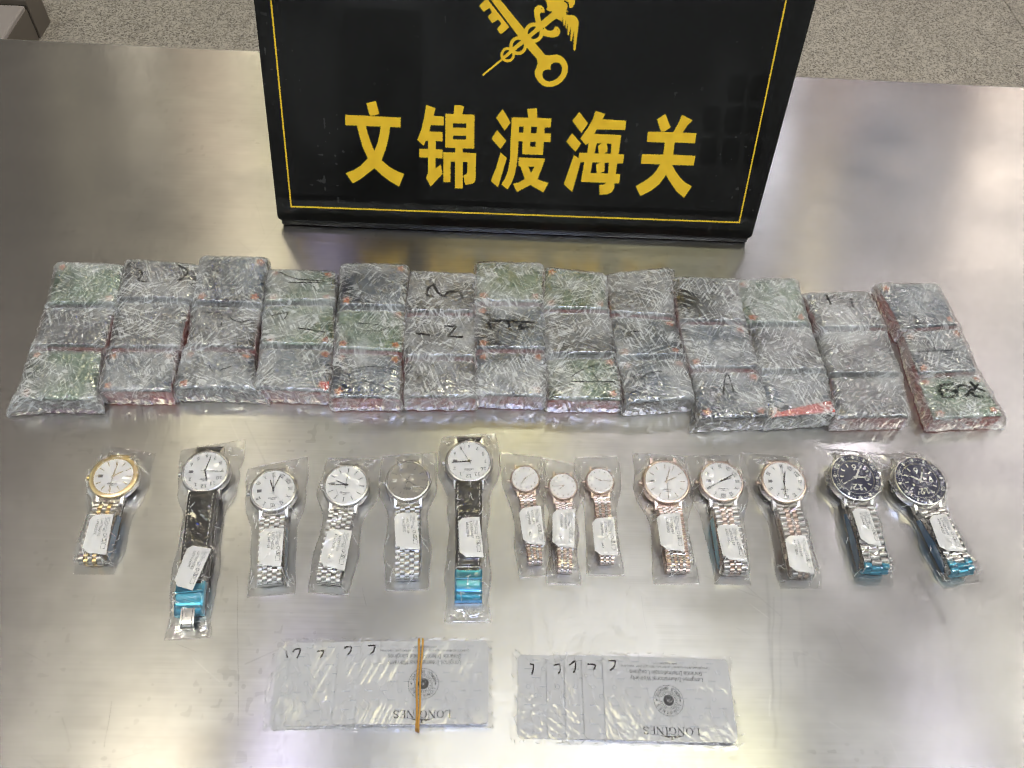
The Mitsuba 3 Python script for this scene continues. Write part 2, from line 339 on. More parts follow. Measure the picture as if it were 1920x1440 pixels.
def spline(pts, step):
    p = np.asarray(pts, float); s = np.r_[0, np.cumsum(np.linalg.norm(np.diff(p, axis=0), axis=1))]
    from scipy.interpolate import PchipInterpolator
    q = np.arange(0, s[-1], step); fine = PchipInterpolator(s, p)(np.linspace(0, s[-1], 800))
    L = np.r_[0, np.cumsum(np.linalg.norm(np.diff(fine, axis=0), axis=1))]
    q = np.linspace(0, L[-1], max(2, int(round(L[-1] / step)) + 1))
    return np.stack([np.interp(q, L, fine[:, k]) for k in range(p.shape[1])], 1)
_text = {}
def text(s, h, bold=False, depth=0.12):
    """Lettering in mm, centred on the origin."""
    if (s, bold) not in _text:
        m = meshkit.text_mesh(s, 10.0, 1.0, bold); v = np.array(m.vertices); lo, hi = v.min(0), v.max(0)
        _text[s, bold] = (v - [(lo[0] + hi[0]) / 2, 5.0, 0], np.array(m.faces))
    v, f = _text[s, bold]
    return v * [h / 10, h / 10, depth], f
def rot(a, ax='z'):
    c, s = math.cos(a), math.sin(a); M = np.eye(4)
    i, j = {'z': (0, 1), 'x': (1, 2), 'y': (2, 0)}[ax]
    M[i, i] = M[j, j] = c; M[i, j] = -s; M[j, i] = s
    return M
def shift(x, y, z=0.0):
    M = np.eye(4); M[:3, 3] = (x, y, z); return M
def move(mesh, M): return mesh[0] @ M[:3, :3].T + M[:3, 3], mesh[1]
def ridge(x, y, ang, s, stretch, seed, sharp=4.0):
    """Thin raised folds that run along the direction ang."""
    c, d = math.cos(ang), math.sin(ang)
    a, b = (x * c + y * d) / (s * stretch), (-x * d + y * c) / s
    n = meshkit.noise(np.stack([a, b, np.full_like(a, seed * 1.37)], -1), seed)
    return (1 - np.abs(2 * n - 1)) ** sharp
def lump(x, y, s, seed): return meshkit.noise(np.stack([x / s, y / s, np.full_like(x, seed * 0.7)], -1), seed) - 0.5
def normals_of(v, f):
    n = np.zeros_like(v); fn = np.cross(v[f[:, 1]] - v[f[:, 0]], v[f[:, 2]] - v[f[:, 0]])
    for k in range(3): np.add.at(n, f[:, k], fn)
    return n / (np.linalg.norm(n, axis=1, keepdims=True) + 1e-12)

def crease_glints(v, n, count, seed, angle, spread, length, radius, region=None):
    """Glints on film folds, put in as thin white tubes along its surface."""
    rng = np.random.default_rng(seed); tree = cKDTree(v[:, :2]); out = []
    top = np.arange(len(v)) if region is None else np.nonzero(region)[0]
    for _ in range(count):
        p = v[rng.choice(top), :2].copy(); w_ = meshkit.noise(np.array([p[0] / 26, p[1] / 26, seed * 0.7]), seed); a = angle[min(len(angle) - 1, int(np.clip((w_ - 0.22) / 0.56, 0, 0.999) * len(angle)))] + rng.normal(0, spread); m = int(rng.uniform(*length) / 0.7) + 2; pts = []
        for _k in range(m):
            pts.append(p.copy()); p = p + 0.7 * np.array([math.cos(a), math.sin(a)]); a += rng.normal(0, 0.09)
        d, i = tree.query(np.array(pts), k=4)
        if d[:, 0].max() > 1.2: continue
        q = np.c_[pts, v[i, 2].max(1) + 0.12]
        out.append(tube(q, radius * rng.uniform(0.6, 1.3) * np.sin(np.linspace(0.3, math.pi - 0.3, m)), 4))
    return cat(out)

# ------------------------------------------------------------------ where things lie (millimetres)
BUNDLES = [[[[-375.2,535.8],[-318.0,536.6],[-309.0,485.6],[-363.7,483.0]],[[-367.5,482.4],[-312.1,485.0],[-305.4,438.8],[-360.4,437.4]],[[-364.1,436.8],[-309.4,438.2],[-297.0,385.3],[-355.6,384.0]]],[[[-315.9,543.4],[-252.2,540.0],[-246.6,493.7],[-306.3,491.9]],[[-309.8,491.3],[-250.2,493.1],[-244.8,440.4],[-299.5,438.1]],[[-303.1,437.5],[-249.4,439.8],[-241.5,396.0],[-294.9,394.5]]],[[[-251.2,550.2],[-193.4,552.1],[-187.2,491.4],[-243.4,490.8]],[[-245.3,490.2],[-189.5,490.8],[-185.1,442.0],[-237.6,443.6]],[[-241.6,441.6],[-186.7,441.4],[-176.6,401.1],[-238.0,398.8]]],[[[-188.3,536.6],[-130.5,537.3],[-125.6,497.4],[-183.2,494.7]],[[-185.0,494.1],[-126.7,496.8],[-120.4,447.6],[-177.3,447.1]],[[-178.8,446.5],[-121.6,447.0],[-117.2,399.8],[-174.9,401.2]]],[[[-124.5,547.7],[-66.2,549.6],[-63.7,494.1],[-119.3,492.5]],[[-120.4,491.9],[-64.2,493.5],[-62.5,444.3],[-116.8,444.9]],[[-117.7,444.0],[-63.3,443.7],[-60.6,395.8],[-114.6,394.7]]],[[[-60.7,542.0],[-3.7,540.4],[-4.1,490.6],[-60.7,488.0]],[[-61.3,487.4],[-4.0,490.0],[-2.5,441.1],[-58.6,438.7]],[[-58.7,438.1],[-2.2,440.5],[0.1,398.9],[-55.0,396.9]]],[[[-1.6,556.4],[58.5,557.2],[56.8,505.0],[-1.0,504.3]],[[-1.1,501.3],[58.1,504.1],[57.4,452.2],[0.3,449.8]],[[0.9,449.2],[57.9,451.6],[55.9,401.4],[1.9,401.7]]],[[[62.5,552.8],[115.9,546.4],[114.2,499.2],[58.6,497.7]],[[58.9,497.1],[116.2,498.6],[116.8,448.9],[60.3,446.0]],[[61.3,445.4],[118.5,448.3],[118.6,400.7],[59.9,399.4]]],[[[119.2,546.6],[178.1,557.8],[172.8,493.3],[118.1,495.8]],[[119.6,495.2],[174.8,492.7],[175.6,450.0],[121.2,445.4]],[[122.9,444.8],[177.7,449.4],[178.8,404.7],[124.0,397.3]]],[[[179.8,546.1],[239.1,546.6],[235.1,490.9],[178.7,488.4]],[[179.8,487.8],[238.2,490.3],[238.5,438.2],[181.7,436.5]],[[183.8,435.9],[241.0,437.6],[238.6,388.2],[182.8,384.3]]],[[[239.8,545.4],[296.6,549.5],[293.4,490.6],[238.9,488.8]],[[242.3,488.2],[296.5,490.0],[295.3,439.0],[241.4,435.8]],[[243.4,435.2],[298.4,438.4],[294.5,394.0],[238.8,386.3]]],[[[301.1,531.2],[361.9,536.6],[362.3,489.8],[303.3,485.6]],[[306.1,485.0],[364.7,489.2],[361.6,437.4],[300.8,435.0]],[[303.3,434.4],[364.8,436.8],[356.5,392.4],[296.1,388.9]]],[[[373.9,547.0],[431.6,549.9],[430.6,495.2],[378.7,488.3]],[[381.6,487.7],[435.2,494.6],[430.8,443.3],[378.6,437.5]],[[379.8,436.9],[436.6,442.7],[437.2,396.8],[377.6,390.4]]]]
SCRIBBLES = {"1":[[1.6,[[-303.8,529.0],[-295.5,520.7],[-296.9,514.2],[-288.6,511.4]]],[1.6,[[-268.1,535.2],[-257.2,524.8],[-261.8,514.8]]]],"2":[[0.9,[[-236.0,480.7],[-219.3,479.4],[-215.5,464.6]]],[0.9,[[-211.2,476.8],[-201.8,470.2],[-193.9,471.9]]],[0.9,[[-216.3,422.7],[-212.0,415.6]]],[0.9,[[-206.6,417.2],[-197.7,422.5]]]],"3":[[1.2,[[-178.2,532.1],[-156.3,522.2],[-135.8,521.1]]],[1.2,[[-168.1,517.3],[-140.2,518.7]]],[1.2,[[-175.5,478.4],[-162.7,483.0],[-164.4,474.9]]],[1.2,[[-150.9,464.5],[-127.9,460.6]]]],"4":[[0.9,[[-104.0,473.6],[-82.6,471.5]]],[0.9,[[-96.9,463.9],[-84.9,464.0],[-74.9,469.8]]],[0.9,[[-98.6,424.7],[-84.4,427.1],[-65.2,424.1]]],[0.9,[[-91.4,411.2],[-78.1,406.4],[-64.6,399.7]]]],"5":[[2.2,[[-38.2,522.2],[-44.5,515.8],[-45.3,508.3],[-38.9,505.4]]],[2.2,[[-39.8,521.5],[-29.6,506.9],[-25.2,513.6],[-17.3,512.9],[-13.8,504.5]]],[2.2,[[-51.8,463.9],[-39.6,462.1]]],[2.2,[[-28.1,473.9],[-18.1,473.4],[-24.4,461.1],[-11.6,460.7]]]],"6":[[2.6,[[10.1,480.7],[19.3,481.5],[49.5,480.8]]],[2.6,[[27.0,479.4],[28.6,469.4]]],[2.6,[[38.6,478.9],[36.3,473.4],[47.8,475.3]]],[2.6,[[9.3,478.6],[11.7,471.7]]]],"7":[[1.1,[[78.7,421.5],[89.6,431.3],[103.4,437.5]]],[1.1,[[96.9,427.8],[101.4,416.9]]],[1.1,[[77.1,416.8],[115.5,418.1]]]],"8":[[1.1,[[130.6,473.9],[141.5,474.4]]],[1.1,[[136.7,421.9],[146.4,429.8],[155.7,432.0]]]],"9":[[1.0,[[204.0,407.4],[212.1,433.0],[213.6,411.8]]],[1.0,[[207.3,420.6],[213.9,420.8]]]],"11":[[1.8,[[319.0,528.3],[319.3,514.0]]],[1.8,[[340.8,524.5],[339.0,511.4]]]],"12":[[0.9,[[383.1,461.2],[419.9,464.9]]],[0.9,[[401.8,474.1],[400.1,463.0]]],[2.5,[[406.5,428.9],[395.9,427.2],[391.2,419.5],[392.2,412.8],[402.0,414.8]]],[2.5,[[403.6,414.5],[412.9,427.4],[418.7,424.6],[410.7,414.7]]],[2.5,[[421.1,431.9],[427.9,421.9],[431.0,421.0]]],[2.5,[[427.8,429.1],[418.1,415.4],[425.5,414.1]]],[2.5,[[393.8,420.6],[404.0,421.0]]]]}
WATCHES = [[[-266.1,320.9],17.7,69.5,1.2,[[-271.6,286.1],[-256.5,287.7],[-253.5,256.6],[-270.6,257.9]]],[[-200.3,327.3],17.8,114.5,5.3,[[-198.4,264.8],[-182.0,262.4],[-188.5,231.9],[-202.8,235.3]]],[[-147.5,312.8],17.5,74.2,7.1,[[-150.5,278.8],[-134.3,280.2],[-131.7,250.6],[-147.8,250.7]]],[[-94.4,318.6],17.3,77.9,-3.0,[[-102.8,280.0],[-85.6,279.5],[-87.3,247.9],[-105.8,252.2]]],[[-48.7,323.8],17.0,78.7,3.6,[[-56.5,293.5],[-40.1,295.0],[-35.9,265.4],[-52.9,265.5]]],[[-3.1,342.2],18.3,115.0,1.5,[[-9.4,291.0],[6.0,292.5],[9.7,260.8],[-7.3,260.4]]],[[40.4,330.2],11.4,71.1,5.7,[[35.2,300.8],[51.6,304.2],[54.0,272.6],[38.6,273.0]]],[[69.5,324.4],11.4,71.0,-0.9,[[60.4,300.5],[77.4,301.9],[75.4,270.9],[59.5,271.8]]],[[98.5,330.1],11.2,69.4,0.8,[[89.6,294.1],[106.1,296.4],[107.0,265.6],[90.5,265.2]]],[[149.2,328.8],18.5,73.5,1.2,[[137.8,298.1],[156.0,300.1],[155.6,268.8],[138.8,269.7]]],[[192.4,330.5],17.4,76.0,-0.2,[[181.9,290.4],[198.1,291.3],[199.7,261.4],[183.1,263.3]]],[[241.4,331.5],18.2,78.4,0.3,[[232.0,282.5],[247.9,283.9],[248.0,253.4],[230.5,255.3]]],[[299.3,336.5],19.7,78.8,-1.5,[[288.2,307.2],[301.4,306.5],[303.4,276.6],[289.6,278.6]]],[[350.0,334.8],20.3,78.2,9.0,[[346.5,302.2],[361.1,304.6],[365.7,273.8],[348.3,274.0]]]]
CARDS = [[-28.1, 175.8, 0.97], [134.0, 167.4, -0.76]]
STROKES = [[[[-121.7,196.2],[-119.9,191.2]],[[-116.8,194.5],[-115.6,196.7],[-111.9,197.2],[-112.3,194.2],[-113.5,190.7]],[[-100.6,195.2],[-96.2,195.8],[-97.9,191.0]],[[-82.1,196.9],[-81.6,198.2],[-77.7,198.2],[-78.1,195.2],[-79.9,193.0]],[[-66.7,198.9],[-62.1,199.1],[-62.6,195.5],[-65.1,193.3]]],[[[42.7,189.7],[45.2,189.1],[43.8,182.6]],[[58.8,188.7],[63.0,189.6],[63.3,186.1],[61.6,183.2]],[[69.4,188.6],[73.7,191.6],[73.4,187.6],[71.9,183.6]],[[81.4,189.3],[86.9,188.7],[85.2,185.3]],[[95.8,191.5],[100.4,191.6],[100.0,188.9],[96.2,184.9]]]]
BAND = [[[-32.8, 203.0], [-31.0, 146.3]], [[-30.4, 203.0], [-29.5, 145.9]]]
SIGN_BL = [-193.3, 608.2, 8.0] ; SIGN_W = 458.8
GLYPHS = [[[[[89.2,113.5],[97.7,115.8],[100.3,104.6],[95.8,103.0],[91.6,102.8]],[[70.0,102.5],[119.2,102.2],[119.0,93.4],[69.5,93.3]],[[79.8,93.6],[81.4,85.1],[84.0,74.3],[88.1,63.8],[93.9,54.6],[101.3,47.7],[108.5,42.3],[116.3,38.0],[121.2,50.3],[114.4,52.8],[107.1,57.0],[100.9,62.4],[94.5,71.0],[91.5,79.2],[89.3,86.4],[87.8,94.0]],[[109.7,93.6],[107.9,83.5],[104.8,72.4],[100.9,62.4],[93.9,54.6],[85.6,47.6],[79.8,43.0],[73.3,39.3],[67.2,48.7],[74.7,51.9],[81.4,56.4],[87.9,63.3],[94.5,71.0],[97.8,78.5],[99.9,86.8],[101.1,93.7]]],[]],[[[[142.0,114.5],[150.4,111.8],[148.6,105.1],[157.8,104.8],[157.9,96.9],[146.2,96.7],[144.8,90.8],[156.7,90.9],[156.8,82.3],[150.6,82.4],[150.6,75.0],[156.8,74.8],[156.8,66.5],[150.4,66.7],[150.4,56.8],[155.0,60.8],[156.9,52.0],[145.7,39.2],[141.4,47.7],[143.3,51.7],[143.4,66.8],[135.3,66.7],[135.4,74.6],[143.4,74.8],[143.4,82.4],[141.4,82.3],[139.5,77.6],[133.8,82.9],[137.4,91.6],[140.1,103.0]],[[167.0,115.2],[171.7,115.6],[175.7,114.4],[174.3,107.6],[185.2,107.6],[185.6,77.0],[175.2,76.8],[175.3,72.9],[187.5,72.7],[187.7,48.6],[186.8,45.1],[184.5,43.6],[178.0,42.3],[176.2,51.6],[178.7,52.2],[179.8,54.5],[179.7,64.1],[175.5,64.2],[175.9,38.8],[168.5,38.5],[168.2,64.1],[164.2,63.9],[164.2,44.2],[157.6,44.1],[157.5,72.5],[168.3,72.5],[168.2,76.8],[159.1,76.8],[159.2,107.4],[166.5,107.4]]],[[[166.0,99.2],[177.9,99.5],[178.0,95.5],[166.1,95.3]],[[166.2,88.1],[177.9,88.3],[178.0,84.8],[166.2,84.6]]]],[[[[210.2,113.7],[217.8,102.1],[212.7,94.6],[204.5,105.9]],[[205.8,94.9],[214.6,85.5],[209.8,77.6],[201.2,86.7]],[[209.9,74.5],[215.8,69.6],[213.1,58.0],[208.9,40.9],[201.9,47.2],[206.2,59.6]],[[231.9,114.7],[240.6,116.0],[241.5,107.5],[254.1,107.3],[254.2,99.3],[248.7,99.1],[249.0,93.7],[254.8,93.8],[254.8,86.0],[248.9,85.9],[248.8,73.8],[229.8,73.8],[229.5,85.6],[225.7,85.7],[225.9,74.2],[225.3,62.9],[223.9,54.0],[221.7,46.8],[218.0,39.4],[211.8,44.1],[215.3,50.4],[217.7,58.8],[218.8,69.6],[218.5,85.0],[218.6,106.9],[233.4,107.1]],[[226.8,70.5],[251.2,70.7],[249.4,63.3],[245.6,50.7],[250.4,48.7],[256.0,47.7],[251.8,38.0],[239.1,44.8],[226.9,37.3],[222.8,45.2],[228.0,46.7],[233.5,50.3],[228.7,62.4],[227.0,62.4]]],[[[225.6,99.0],[229.7,99.0],[229.7,93.4],[225.7,93.4]],[[236.5,99.2],[241.7,99.2],[241.7,93.5],[236.6,93.4]],[[236.5,85.6],[241.6,85.7],[241.5,81.0],[236.6,81.0]],[[236.1,62.3],[241.9,62.4],[239.0,56.4]]]],[[[[278.8,114.3],[287.7,104.4],[282.4,95.5],[273.2,106.1]],[[274.0,94.9],[283.1,85.9],[278.5,77.9],[269.4,87.1]],[[277.5,75.1],[282.2,72.1],[284.3,68.5],[279.0,39.5],[270.4,46.8]],[[293.3,115.9],[302.2,113.5],[300.2,108.7],[321.8,108.4],[321.9,99.9],[296.2,99.5],[294.2,95.3],[318.9,95.2],[318.6,77.6],[323.7,77.6],[323.7,69.1],[318.2,68.9],[318.3,58.9],[322.3,58.8],[322.4,49.8],[318.2,49.9],[318.1,44.2],[316.0,40.5],[312.2,38.6],[305.2,38.0],[303.7,47.4],[308.6,48.0],[309.6,49.8],[286.2,49.8],[287.7,68.7],[284.1,68.5],[282.2,72.1],[282.0,77.3],[289.5,77.4],[289.8,86.7],[287.6,84.6],[281.9,90.5],[287.9,100.6],[291.1,107.4]]],[[[297.4,86.7],[301.9,87.0],[298.6,84.3],[299.5,80.8],[300.2,77.3],[296.3,77.4]],[[306.6,86.9],[310.8,87.1],[311.3,77.5],[304.9,77.7],[307.9,79.2],[307.7,83.1]],[[295.2,68.9],[302.7,69.0],[298.7,66.8],[300.3,58.8],[294.6,58.6]],[[306.5,69.0],[310.5,69.0],[310.9,58.8],[303.2,59.0],[307.2,60.7],[307.2,65.2]]]],[[[[349.4,110.7],[356.3,115.9],[362.9,104.4],[357.9,100.1],[354.7,100.0]],[[371.5,115.9],[381.7,111.4],[377.7,106.4],[374.7,99.9],[387.3,99.9],[387.4,90.7],[368.8,90.6],[369.1,79.3],[389.8,79.0],[389.9,70.0],[369.7,69.6],[373.9,63.5],[378.7,58.1],[384.5,53.3],[391.4,49.9],[385.9,38.3],[377.9,44.2],[370.6,52.7],[365.2,59.8],[360.8,51.2],[353.7,44.2],[344.0,38.3],[338.4,47.7],[345.5,52.6],[351.8,58.0],[355.5,63.2],[358.3,69.7],[340.3,69.6],[340.2,78.6],[359.8,78.9],[359.7,90.2],[343.1,90.0],[342.7,99.3],[365.9,100.0],[368.9,107.0]]],[]]]
EMBLEM = {"shaft":[[196.0,203.4],[203.9,203.7],[225.8,181.2],[235.3,170.9],[244.2,161.8],[246.0,161.2],[247.8,161.1],[250.6,161.5],[254.0,162.2],[257.8,161.6],[261.2,159.5],[263.8,156.3],[265.3,152.5],[265.4,148.1],[263.7,143.5],[261.1,139.7],[257.2,136.7],[252.6,134.9],[247.9,134.7],[243.7,136.1],[240.0,139.0],[237.4,142.9],[236.4,147.3],[238.0,151.3],[238.7,154.6],[237.6,157.9],[229.0,166.3],[220.8,175.3]],"hole":[[250.7,149.3],[249.9,151.3],[250.6,153.8],[252.5,155.3],[255.1,155.8],[257.5,155.2],[259.4,153.4],[260.3,150.6],[260.1,147.8],[258.9,145.0],[256.2,142.0],[252.8,140.0],[249.4,139.3],[246.4,140.2],[244.2,142.3],[243.4,145.1],[244.1,147.7],[246.0,149.1],[248.0,149.6]],"bit":[[191.5,202.6],[186.7,198.0],[190.6,193.3],[195.3,196.7],[197.7,193.4],[194.1,189.7],[198.2,184.8],[202.9,188.0],[206.0,184.8],[202.2,180.4],[205.7,176.3],[212.8,182.4],[193.9,202.9],[191.6,205.1]],"staff":[[191.7,141.5],[190.9,142.6],[206.5,156.2],[209.2,159.3],[220.2,169.7],[233.2,181.0],[239.5,188.4],[248.0,195.8],[251.2,190.7],[242.7,183.5],[236.2,179.0],[222.6,167.1],[210.5,157.1],[207.7,155.0]],"rings":[[[212.4,160.1],[218.6,160.3],[216.3,160.2]],[[221.1,167.9],[228.7,168.3],[225.9,168.1]],[[233.7,178.9],[241.9,179.3],[238.7,179.1]]],"head_l":[[235.1,186.6],[233.4,192.1],[232.7,196.2],[233.5,198.8],[235.9,200.8],[238.7,200.6],[241.0,198.9],[242.1,195.6],[240.8,195.0],[239.3,195.2],[238.1,194.1],[238.1,192.3],[239.6,187.9],[238.1,184.9]],"head_r":[[240.1,179.7],[241.7,177.1],[246.1,176.0],[250.7,175.9],[254.0,176.9],[256.0,179.1],[256.2,181.5],[255.2,183.3],[253.4,184.6],[251.1,184.7],[250.9,183.4],[250.2,182.0],[248.3,181.1],[245.1,181.3],[242.7,183.5]],"eyes":[[239.1,198.3],[253.9,182.2]],"body":[[240.9,204.9],[247.4,204.1],[242.7,202.9],[249.9,200.7],[245.4,200.2],[248.0,196.4],[248.0,195.4],[250.1,190.2],[252.3,190.9],[255.2,189.9],[257.2,188.4],[257.5,193.2],[258.5,185.6],[259.3,185.5],[259.8,190.7],[260.6,183.6],[261.3,183.6],[262.2,188.4],[262.6,178.5],[263.6,178.3],[265.0,185.1],[265.4,173.8],[266.6,173.7],[267.9,182.3],[268.6,166.9],[269.9,165.9],[270.5,167.1],[270.9,176.8],[271.3,184.3],[271.2,189.1],[269.7,192.2],[267.3,193.9],[265.0,194.5],[262.8,194.2],[260.2,194.6],[259.7,197.0],[260.8,200.6],[260.4,202.7],[258.6,204.1],[256.3,204.3],[254.7,203.4],[253.1,203.0],[251.9,203.8],[251.2,205.3],[251.0,208.4],[246.9,210.8],[240.6,209.4]],"helmet":[[257.6,205.6],[261.4,203.8],[262.3,199.7],[264.8,200.2],[266.5,203.0],[266.6,206.1],[264.8,209.0],[259.8,208.8]],"axis":[[191.6,142.0],[252.2,199.2]]}
BORDER = [[14.1, 194.3], [13.9, 14.0], [443.6, 15.8], [443.7, 214.3]]

# ------------------------------------------------------------------ lamps
for i, (x0, x1, y0, y1, *power) in enumerate(LAMPS):
    kind = 'tube_light' if x1 - x0 < 0.2 else 'ceiling_panel_light'
    n = sum(1 for k in labels if k.startswith(kind)); key = kind if not n else f'{kind}_{n:03d}'
    ym, hl = (y0 + y1) / 2, (y1 - y0) / 2 * 0.38; lum = 0.2 * power[0] + 0.7 * power[1] + 0.1 * power[2]
    power = [1.06 / 0.38 * (0.80 * c + 0.20 * lum) for c in power]
    x0, x1, y0, y1 = x0 + 0.008, x1 - 0.008, ym - hl, ym + hl; z = CEIL * 1000
    put(key + '__housing', boxm(x0 * 1000 - 6, x1 * 1000 + 6, y0 * 1000 - 6, y1 * 1000 + 6, z + 3, z + 60), 'lamp_housing')
    scene[key + '__diffuser'] = {'type': 'rectangle', 'to_world': T().translate([(x0 + x1) / 2, (y0 + y1) / 2, CEIL]).rotate([1, 0, 0], 180).scale([(x1 - x0) / 2, (y1 - y0) / 2, 1]),
        'emitter': {'type': 'area', 'radiance': {'type': 'rgb', 'value': power}}, 'bsdf': {'type': 'ref', 'id': 'lamp_housing'}}
    if kind == 'tube_light': tag(key, 'narrow cool white tube lamp high above the steel table', 'ceiling light', 'tube lamps above the table')
    else: tag(key, 'flat white panel lamp overhead, mirrored in the steel or added as fill', 'ceiling light', 'panel lamps above the table')

# ------------------------------------------------------------------ floor, platform, table
put('floor', (np.array([(-9000, -6000, -806), (9000, -6000, -806), (9000, 12000, -806), (-9000, 12000, -806.0)]), np.array([(0, 1, 2), (0, 2, 3)])), 'grout'); tag('floor', 'speckled grey granite floor behind the steel table', 'floor', kind='structure')
for i in range(-4, 5):
    for j in range(-3, 5):
        put('floor__tile', boxm(-308 + 1000 * i + 1.5, 692 + 1000 * i - 1.5, 750 + 1000 * j + 1000 + 1.5, 750 + 1000 * j + 2000 - 1.5, -830, -800, 1.5), 'granite')
put('wall', boxm(-4000, 4000, -3500, -3400, -799, 2300), 'wall_paint'); tag('wall', 'pale wall far behind the viewer, faintly mirrored in the black sign', 'wall', kind='structure')
put('wall__pillar', boxm(-740, -350, -3398, -3300, -798, 900), 'dark_paint'); put('wall__dado', boxm(-4000, 4000, -3398, -3390, -798, -60), 'dark_paint')
for i in range(3):
    for j in range(3):
        if (i, j) != (0, 2): put('wall__notice_frame', boxm(1215 + 125 * i, 1300 + 125 * i, -3398, -3385, 210 + 170 * j, 335 + 170 * j), 'dark_paint')
k = 'floor_platform'
put(k + '__body', boxm(-1900, -1239, 1300, 2170, -799.5, -712), 'taupe_paint')
put(k + '__end_post', boxm(-1900, -1237, 2178, 2260, -799.5, -690, 2), 'taupe_paint')
put(k + '__joint', boxm(-1898, -1241, 2169, 2179, -799, -705), 'dark_gap')
put(k + '__deck', boxm(-1900, -1241, 1300, 2168, -712, -700, 3), 'pale_paint')
tag(k, 'low taupe platform with pale top standing on the granite floor', 'platform')

k = 'steel_table'
v = np.array([(-1100, -350, 0), (1100, -350, 0), (1100, 900, 0), (-1100, 900, 0.0)])
put(k + '__top', (v, np.array([(0, 1, 2), (0, 2, 3)])), 'steel_sheet', uv=np.array([(0, 0), (2.2, 0), (2.2, 1.25), (0, 1.25)]), smooth=True)
prof = [(900, 0), (901.5, -0.6), (902, -2), (902, -40), (890, -40), (890, -1.0), (900, -1.0)]
e = []
for x in (-1100, 1100): e += [(x, a, b) for a, b in prof]
put(k + '__rear_lip', (np.array(e), np.array([(i, i + 1, i + 8, i + 7) for i in range(6)])), 'steel_brushed')
put(k + '__apron', cat([boxm(-1100, 1100, -350, -348, -40, -0.6), boxm(-1100, -1098, -348, 890, -40, -0.6), boxm(1098, 1100, -348, 890, -40, -0.6)]), 'steel_brushed')
for x in (-1060, 1060):
    for y in (-310, 850): put(k + '__leg', move(lathe([(0, -800), (20, -800), (20, -3), (0, -3)], 16), shift(x, y)), 'steel_brushed', smooth=40)
tag(k, 'scratched brushed stainless steel table top carrying every seized item', 'table')

# ------------------------------------------------------------------ sign
A = math.radians(19.85); SX = np.array([1.0, 0, 0]); SY = np.array([0, math.sin(A), math.cos(A)]); SN = np.cross(SX, SY)
SM = np.eye(4); SM[:3, 0], SM[:3, 1], SM[:3, 2], SM[:3, 3] = SX, SY, SN, SIGN_BL
def on_sign(poly, d=0.25, z0=0.03): return move(extrude(poly, z0, z0 + d), SM)
k = 'customs_sign'
h, th = 300.0, 3.5
face = Polygon([(0, 0), (SIGN_W, 0), (SIGN_W + 14, h), (0, h)]).buffer(-4).buffer(4)
y0, z0 = SIGN_BL[1], SIGN_BL[2]
m = extrude(face, -th, 0)
put(k + '__face_panel', move(m, SM), 'black_acrylic')
path = [(y0 + 1.2, z0 - 0.8), (y0 + 1.6, 3.2), (y0 + 4.0, 1.9), (y0 + 9, 1.75), (y0 + 150, 1.75)]
lip = LineString(path).buffer(1.65, join_style=1, quad_segs=6)
m = extrude(lip, 0, SIGN_W - 7)
put(k + '__base', (np.stack([m[0][:, 2] + SIGN_BL[0] + 3.5, m[0][:, 0], m[0][:, 1]], 1), m[1]), 'black_acrylic', smooth=35)
top = np.array(SIGN_BL) + SY * (h - 8) - SN * (th + 0.3)
strut = LineString([(top[1], top[2]), (y0 + 195, 2.2)]).buffer(1.6)
m = extrude(strut, 0, 120)
put(k + '__strut', (np.stack([m[0][:, 2] + SIGN_BL[0] + SIGN_W / 2 - 60, m[0][:, 0], m[0][:, 1]], 1), m[1]), 'black_acrylic')
bl, b0, b1, br = BORDER
dirl, dirr = (np.array(bl) - b0) / (bl[1] - b0[1]), (np.array(br) - b1) / (br[1] - b1[1])
tl, tr = np.array(b0) + dirl * (h - 28), np.array(b1) + dirr * (h - 29)
frame = LineString([tl, b0, b1, tr, tl]).buffer(0.65, join_style=2)
put(k + '__border_line', on_sign(frame), 'gold_vinyl')
for outs, holes in GLYPHS:
    g = unary_union([Polygon(o).buffer(0) for o in outs]).difference(unary_union([Polygon(o) for o in holes]) if holes else Polygon())
    put(k + '__character', on_sign(g), 'gold_vinyl')
E_ = EMBLEM
def P_(n): return Polygon(E_[n]).buffer(0)
rings = [Point(c).buffer(math.dist(c, o), 32).difference(Point(c).buffer(math.dist(c, i), 32)) for c, o, i in E_['rings']]
key_ = P_('shaft').difference(P_('hole'))
ax0, ax1 = map(np.array, E_['axis']); ad = (ax1 - ax0) / np.linalg.norm(ax1 - ax0); an = np.array([-ad[1], ad[0]])
def mirror(poly):
    return Polygon([tuple(ax0 + ad * ((np.array(p) - ax0) @ ad) - an * ((np.array(p) - ax0) @ an)) for p in poly.exterior.coords]).buffer(0)
wing = P_('body'); wing = max(getattr(wing, 'geoms', [wing]), key=lambda g: g.area)
eyes = unary_union([Point(p).buffer(0.35) for p in E_['eyes']])
emb = unary_union([P_('staff'), *rings, P_('head_l').difference(eyes), P_('head_r').difference(eyes), wing, mirror(wing).difference(Polygon([(0, -50), (600, -50), (600, 196.5), (0, 196.5)])), P_('helmet')])
mid = Polygon(LineString([E_['rings'][1][0], E_['rings'][2][0]]).buffer(4.2).exterior)
put(k + '__emblem_key', on_sign(unary_union([key_, P_('bit')])), 'gold_vinyl')
put(k + '__emblem_staff', on_sign(unary_union([emb]).difference(Polygon()), 0.25, 0.32), 'gold_vinyl')
tag(k, 'glossy black acrylic desk sign with gold lettering, border and crossed key emblem', 'sign')

